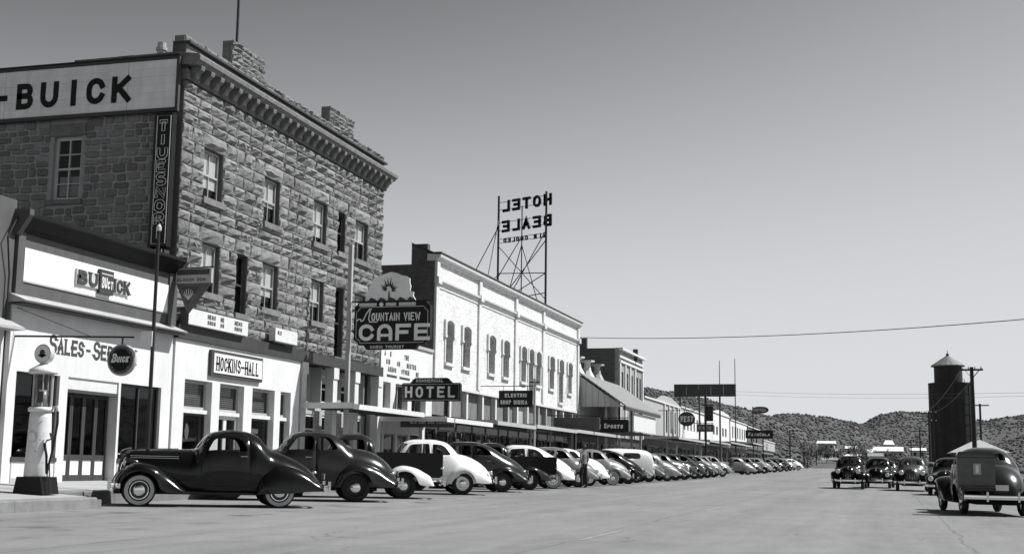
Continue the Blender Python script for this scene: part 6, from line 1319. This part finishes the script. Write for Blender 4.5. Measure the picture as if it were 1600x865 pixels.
    ha = MB(); ha.lathe([(.085, 1.60), (.097, 1.65), (.095, 1.70)], (-.012, 0, 0), (0, 0, 1), 16); eo = link('hair', ha.mesh('hair', (0, 0, 0), True), hatm); eo.parent = r
    bl = MB(); bl.lathe([(.152, .975), (.156, .98), (.156, 1.01), (.152, 1.015)], (0, 0, 0), (0, 0, 1), 20, closed=True); bl.v = [(x_*.86, y_, z_) for x_, y_, z_ in bl.v]; eo = link('belt', bl.mesh('belt'), shoe); eo.parent = r
    return r
person('man in dark trousers, grey shirt and hat standing in the street behind the cars', -12.35, 55.1, G(-12.35, 55.1), 150, ((.02, -.27, 1.16), (.13, -.30, .96)), ((-.10, .33, 1.17), (.06, .22, 1.02)), shirt, 1.80, .05)
person('person in pale shirt and dark hat on the footway beyond the parked cars', -17.2, 64.9, SW(-17.2, 64.9), 250, ((.03, -.26, 1.15), (.1, -.25, .92)), ((.22, .30, 1.22), (.42, .28, 1.32)), shirt2, 1.76)
# posters in the shop windows
for i, (y, z, w_, h) in enumerate(((57.6, 1.7, .5, .7), (60.9, 1.9, .6, .5), (62.6, 1.6, .5, .9), (66.2, 1.7, .8, .6), (71.0, 2.0, .5, .5))): MB().box(-19.02, -19.01, y, y+w_, z, z+h).build('poster', letterg, be)
# ---------------------------------------------------------------- water tower, poles, pavilion
tankm = mat('tank_steel', .022, .6, metal=.1, var=.35, vs=.8, streak=.5)
tx, ty = at(1489, 700, 200).x, 200; tg = G(tx, ty)-.1; wt = empty('water_tower', (tx, ty, tg), 'dark two tier steel water tower with conical roof', 'water tower')
zs = lambda py: at(1489, py, 200).z
MB().lathe([(3.1, tg), (3.1, zs(601)), (3.0, zs(600))], (tx, ty, 0), n=36).build('tank', tankm, wt, smooth=False)
MB().lathe([(3.18, zs(601)), (3.18, zs(598.5))], (tx, ty, 0), n=36).build('rim', tankm, wt); cx2 = at(1482, 600, 200).x
MB().lathe([(1.98, zs(600)), (1.98, zs(571.5))], (cx2, ty, 0), n=30).build('drum', tankm, wt)
rf = MB().lathe([(2.4, zs(572.5)), (2.42, zs(571)), (1.1, zs(561.5)), (.12, zs(555)), (.1, zs(553))], (cx2, ty, 0), n=18).build('roof', mat('tank_roof', .17, .6, var=.15, vs=1), wt); MB().lathe([(.22, zs(556)), (.22, zs(553)), (.05, zs(551)), (.03, zs(547))], (cx2, ty, 0), n=8).build('finial', tankm, rf)
for k in range(9):
    z = tg+1.2+k*1.5
    if z < zs(602): MB().lathe([(3.1, z), (3.14, z), (3.14, z+.06), (3.1, z+.06)], (tx, ty, 0), n=36, closed=True).build('hoop', tankm, wt)
for k in range(18): a = k*math.pi/9; MB().box(tx+3.1*math.cos(a)-.05, tx+3.1*math.cos(a)+.05, ty+3.1*math.sin(a)-.05, ty+3.1*math.sin(a)+.05, tg, zs(602)).build('rib', tankm, wt)
ld = MB()
for s in (-.2, .2): ld.tube([(tx-1.2+s, ty-3.0, tg), (tx-1.2+s, ty-3.0, zs(600))], .03, 5)
ld.build('ladder_rail', dkmetal, wt)
for k in range(30): MB().tube([(tx-1.4, ty-3.0, tg+.4+k*.43), (tx-1.0, ty-3.0, tg+.4+k*.43)], .02, 4).build('ladder_rung', dkmetal, wt)
MB().tube([(tx+1.9, ty, zs(600)), (tx+1.9, ty, zs(592)), (tx+1.5, ty, zs(592))], .06, 6).build('pipe', greyl, wt)
polem = mat('pole_timber', .035, .9, var=.3, vs=3, streak=.3)
def upole(label, px, top, Y, arms, r_=.15):
    q = at(px, top, Y); g_ = G(q.x, Y)-.05; r = empty('telegraph_pole', (q.x, Y, g_), label, 'pole', 'telegraph poles along the street'); MB().tube([(q.x, Y, g_), (q.x, Y, q.z)], [r_, r_*.7], 8).build('shaft', polem, r); out = []
    for z, w_ in arms:
        o = MB().box(q.x-w_, q.x+w_, Y-.12, Y-.02, q.z-z-.1, q.z-z+.02).build('cross_arm', polem, r)
        for k in range(4): x = q.x-w_+.12+k*(2*w_-.24)/3; MB().lathe([(.04, 0), (.055, .08), (.03, .16)], (x, Y-.07, q.z-z+.02), n=6).build('insulator', letterg, o)
        out.append(Vector((q.x, Y, q.z-z+.1)))
        for s in (-1, 1): MB().tube([(q.x, Y-.1, q.z-z-.6), (q.x+s*w_*.6, Y-.1, q.z-z-.08)], .02, 4).build('brace', polem, o)
    return out
pl = [upole('stout telegraph pole rising before the water tower', 1518, 573, 92, ((.15, .72),), .17), upole('telegraph pole left of the tower with two cross arms', 1451, 642, 180, ((.2, 1.0), (1.3, 1.0))), upole('mid distance telegraph pole between tower and far poles', 1437, 671, 226, ((.2, 1.1),)), upole('farthest telegraph pole of the right hand line', 1423, 686, 292, ((.2, 1.2), (1.2, 1.2)))]
lp = upole('bare dark telegraph pole past the last parked cars', 1234, 672, 232, ((.6, .5),)); upole('short pole among the trees at the street end', 1256, 690, 262, ((.5, .9),), .2)
sa = empty('low_cross_pole', (at(1533, 634, 120).x, 120, G(8, 120)), 'slim pole with low cross arm right of the tower', 'pole'); q = at(1531, 632, 120); MB().tube([(q.x, 120, G(q.x, 120)-.05), (q.x, 120, q.z+.1)], .09, 8).build('shaft', polem, sa); MB().box(q.x-.6, q.x+.75, 119.9, 119.98, q.z-.1, q.z).build('cross_arm', polem, sa)
wirem = mat('wire', .04, .5)
def cable(label, a, b_, sag, r_, n=16):
    a, b_ = Vector(a), Vector(b_); pts = [a.lerp(b_, i/n)-Vector((0, 0, sag*4*(i/n)*(1-i/n))) for i in range(n+1)]
    tag(MB().tube(pts, r_, 5).build('overhead_wire', wirem, origin=tuple(a)), label, 'wire', 'overhead wires')
cable('heavy overhead wire from the white hotel across the street', (-18.4, 80.8, at(905, 527, 80.8).z), at(1640, 495, 58), .35, .02)
cable('thin wire across the sky level with the tower top', at(1150, 611, 150), at(1640, 612, 110), .25, .012); cable('thin wire passing before the dark tower', at(1150, 616, 150), at(1640, 617, 112), .3, .010)
for i, (a, c_) in enumerate(zip(pl, pl[1:])):
    for s in (-.6, .6): cable(('street side ' if s < 0 else 'field side ')+('sagging wire from the stout pole to the two armed pole', 'wire from the two armed pole to the mid distance pole', 'wire between the two farthest telegraph poles')[i], a[0]+Vector((s, 0, 0)), c_[0]+Vector((s, 0, 0)), .6, .02)
# pavilion
gx_, gy_ = at(1528, 700, 120).x, 120; gg = G(gx_, gy_)-.05; pv_ = empty('pavilion', (gx_, gy_, gg), 'open pavilion with pale pyramid roof beside the grey coupe', 'pavilion')
for s in (-1, 1):
    for t in (-1, 1): MB().box(gx_+s*2.0-.09, gx_+s*2.0+.09, gy_+t*2.0-.09, gy_+t*2.0+.09, gg, at(1528, 708, 120).z).build('post', woodd, pv_)
ez, az_ = at(1528, 707, 120).z, at(1528, 685, 120).z; prm = mat('pavilion_roof', .42, .7, var=.1, vs=2, streak=.15)
for k in range(4):
    a = math.pi/2*k-math.pi/4; c0 = (gx_+3.45*math.cos(a), gy_+3.45*math.sin(a)); c1 = (gx_+3.45*math.cos(a+math.pi/2), gy_+3.45*math.sin(a+math.pi/2))
    for j in range(7):
        u0, u1 = j/7, (j+1)/7; p0 = Vector((*c0, ez)).lerp(Vector((*c1, ez)), u0); p1 = Vector((*c0, ez)).lerp(Vector((*c1, ez)), u1); ap = Vector((gx_, gy_, az_)); m_ = MB(); m_.add([p0, p1, ap, p0-Vector((0, 0, .06)), p1-Vector((0, 0, .06)), ap-Vector((0, 0, .06))], [(0, 1, 2), (5, 4, 3), (0, 3, 4, 1), (1, 4, 5, 2), (2, 5, 3, 0)]); m_.build('roof_panel', prm, pv_)
MB().box(gx_-2.1, gx_+2.1, gy_-2.12, gy_-2.04, ez-.35, ez-.02).build('eaves_beam', woodd, pv_); MB().box(gx_-2.1, gx_+2.1, gy_+2.04, gy_+2.12, ez-.35, ez-.02).build('eaves_beam', woodd, pv_)
# ---------------------------------------------------------------- houses and trees at the street's end
def house(label, px0, px1, top, Y, wm, rm, rise=1.2, nwin=3, hip=False):
    a, c_ = at(px0, top, Y), at(px1, top, Y); x0, x1, ze = a.x, c_.x, a.z; g_ = min(T(x0, Y), T(x1, Y), T((x0+x1)/2, Y+6))-.3; r = empty('far_house', ((x0+x1)/2, Y, g_), label, 'house'); d = 7
    hs = [(x0+(x1-x0)*(i+.3)/nwin, x0+(x1-x0)*(i+.7)/nwin, ze-1.7, ze-.6) for i in range(nwin)]
    b = MB(); wall(b, (0, Y, 0), (1, 0, 0), (0, -1, 0), x0, x1, g_, ze, hs, .2); b.box(x0, x0+.2, Y+.2, Y+d, g_, ze).box(x1-.2, x1, Y+.2, Y+d, g_, ze).box(x0+.2, x1-.2, Y+d-.2, Y+d, g_, ze); b.build('wall', wm, r)
    for h in hs: MB().box(h[0], h[1], Y+.1, Y+.12, h[2], h[3]).build('pane', wglass, r)
    e = .4; ym = Y+d/2; i_ = (x1-x0)*.25 if hip else 0
    MB().add([(x0-e, Y-e, ze), (x1+e, Y-e, ze), (x1+e-i_, ym, ze+rise), (x0-e+i_, ym, ze+rise), (x1+e, Y+d+e, ze), (x0-e, Y+d+e, ze)], [(0, 1, 2, 3), (3, 2, 4, 5), (0, 3, 5), (1, 4, 2), (0, 5, 4, 1)]).build('roof', rm, r)
    return r
rw_ = mat('far_roof_white', .75, .6, var=.05); rg2 = mat('far_roof_grey', .25, .7, var=.1)
house('grey house under a bright white roof on the slope', 1278, 1303, 692, 360, greyl, rw_, .7, 3); house('small white annex beside the white roofed house', 1299, 1306, 704, 350, white_t, rg2, .6, 1)
house('long low building with wide bright roof below the hills', 1366, 1410, 704, 420, greyl, rw_, 1.4, 6); h_ = house('house with square cupola behind the long low building', 1382, 1396, 694, 445, greyl, rw_, 1.5, 2, True)
house('low pale shed at the foot of the street', 1318, 1346, 712, 330, greyl, rw_, .5, 3); house('small pale cottage right of the low shed', 1358, 1378, 712, 335, greyl, rg2, .8, 2); house('white roofed cottage between the far poles', 1424, 1446, 703, 430, greyl, rw_, .8, 2); house('dark shed at the end of the parked cars', 1284, 1310, 718, 320, greyp, rg2, .6, 2)
house('pale cottage at the foot of the slope past the parked cars', 1322, 1338, 700, 390, greyl, rw_, .8, 2); house('grey barn with white gable roof under the middle ridge', 1346, 1362, 706, 400, greyp, rw_, 1.0, 2)
leafm = mat('tree_leaf', .085, .9, var=.3, vs=.8); barkm = mat('tree_bark', .06, .95, var=.3)
def tree(label, px, base_y, Y, h, w_, seed, dens=420):
    rq = random.Random(seed); x = at(px, base_y, Y).x; g_ = T(x, Y)-.1; r = empty('street_tree', (x, Y, g_), label, 'tree', 'trees at the end of the street')
    t = MB(); t.tube([(x, Y, g_), (x+rq.uniform(-.1, .1), Y, g_+h*.3), (x+rq.uniform(-.3, .3), Y, g_+h*.75)], [h*.035, h*.026, h*.01], 7); cl = []
    for k in range(9):
        a = rq.random()*6.28; s = rq.uniform(.3, .55); p0 = Vector((x, Y, g_+h*s)); e = Vector((x+math.cos(a)*w_*rq.uniform(.5, .95), Y+math.sin(a)*w_*.8, g_+h*rq.uniform(.55, 1.0))); t.tube([p0, p0.lerp(e, .5)+Vector((0, 0, .15)), e], [h*.014, h*.009, h*.003], 5); cl += [e, p0.lerp(e, .6)]
    t.build('trunk', barkm, r); c = MB()
    for k in range(dens):
        o_ = rq.choice(cl)+Vector((rq.gauss(0, 1)*w_*.2, rq.gauss(0, 1)*w_*.2, rq.gauss(0, 1)*h*.075)); u = Vector((rq.uniform(-1, 1), rq.uniform(-1, 1), rq.uniform(-.6, .6))).normalized()*rq.uniform(.12, .26); v = u.orthogonal().normalized()*rq.uniform(.08, .2); c.add([o_-u, o_+v, o_+u, o_-v], [(0, 1, 2, 3)])
    c.build('crown', leafm, r)
for i, (px, Y, h, w_, lb) in enumerate(((1262, 255, 4.4, 1.7, 'spreading tree beside the short pole at the street end'), (1276, 285, 4.0, 1.6, 'rounded tree past the last white car'), (1292, 300, 3.2, 1.5, 'low bushy tree before the dark shed'), (1312, 305, 3.6, 1.7, 'leafy tree between the dark shed and pale shed'), (1345, 290, 3.4, 1.9, 'broad tree behind the black sedans'), (1338, 360, 6.5, 3.0, 'large dark tree below the ridge gap'), (1400, 300, 3.6, 2.0, 'bushy tree beside the far telegraph poles'), (1412, 250, 3.0, 1.4, 'small tree behind the grey topped sedan'), (1352, 380, 6.0, 3.4, 'dark spreading tree near the long low building'))): tree(lb, px, 730, Y, h, w_, 50+i)
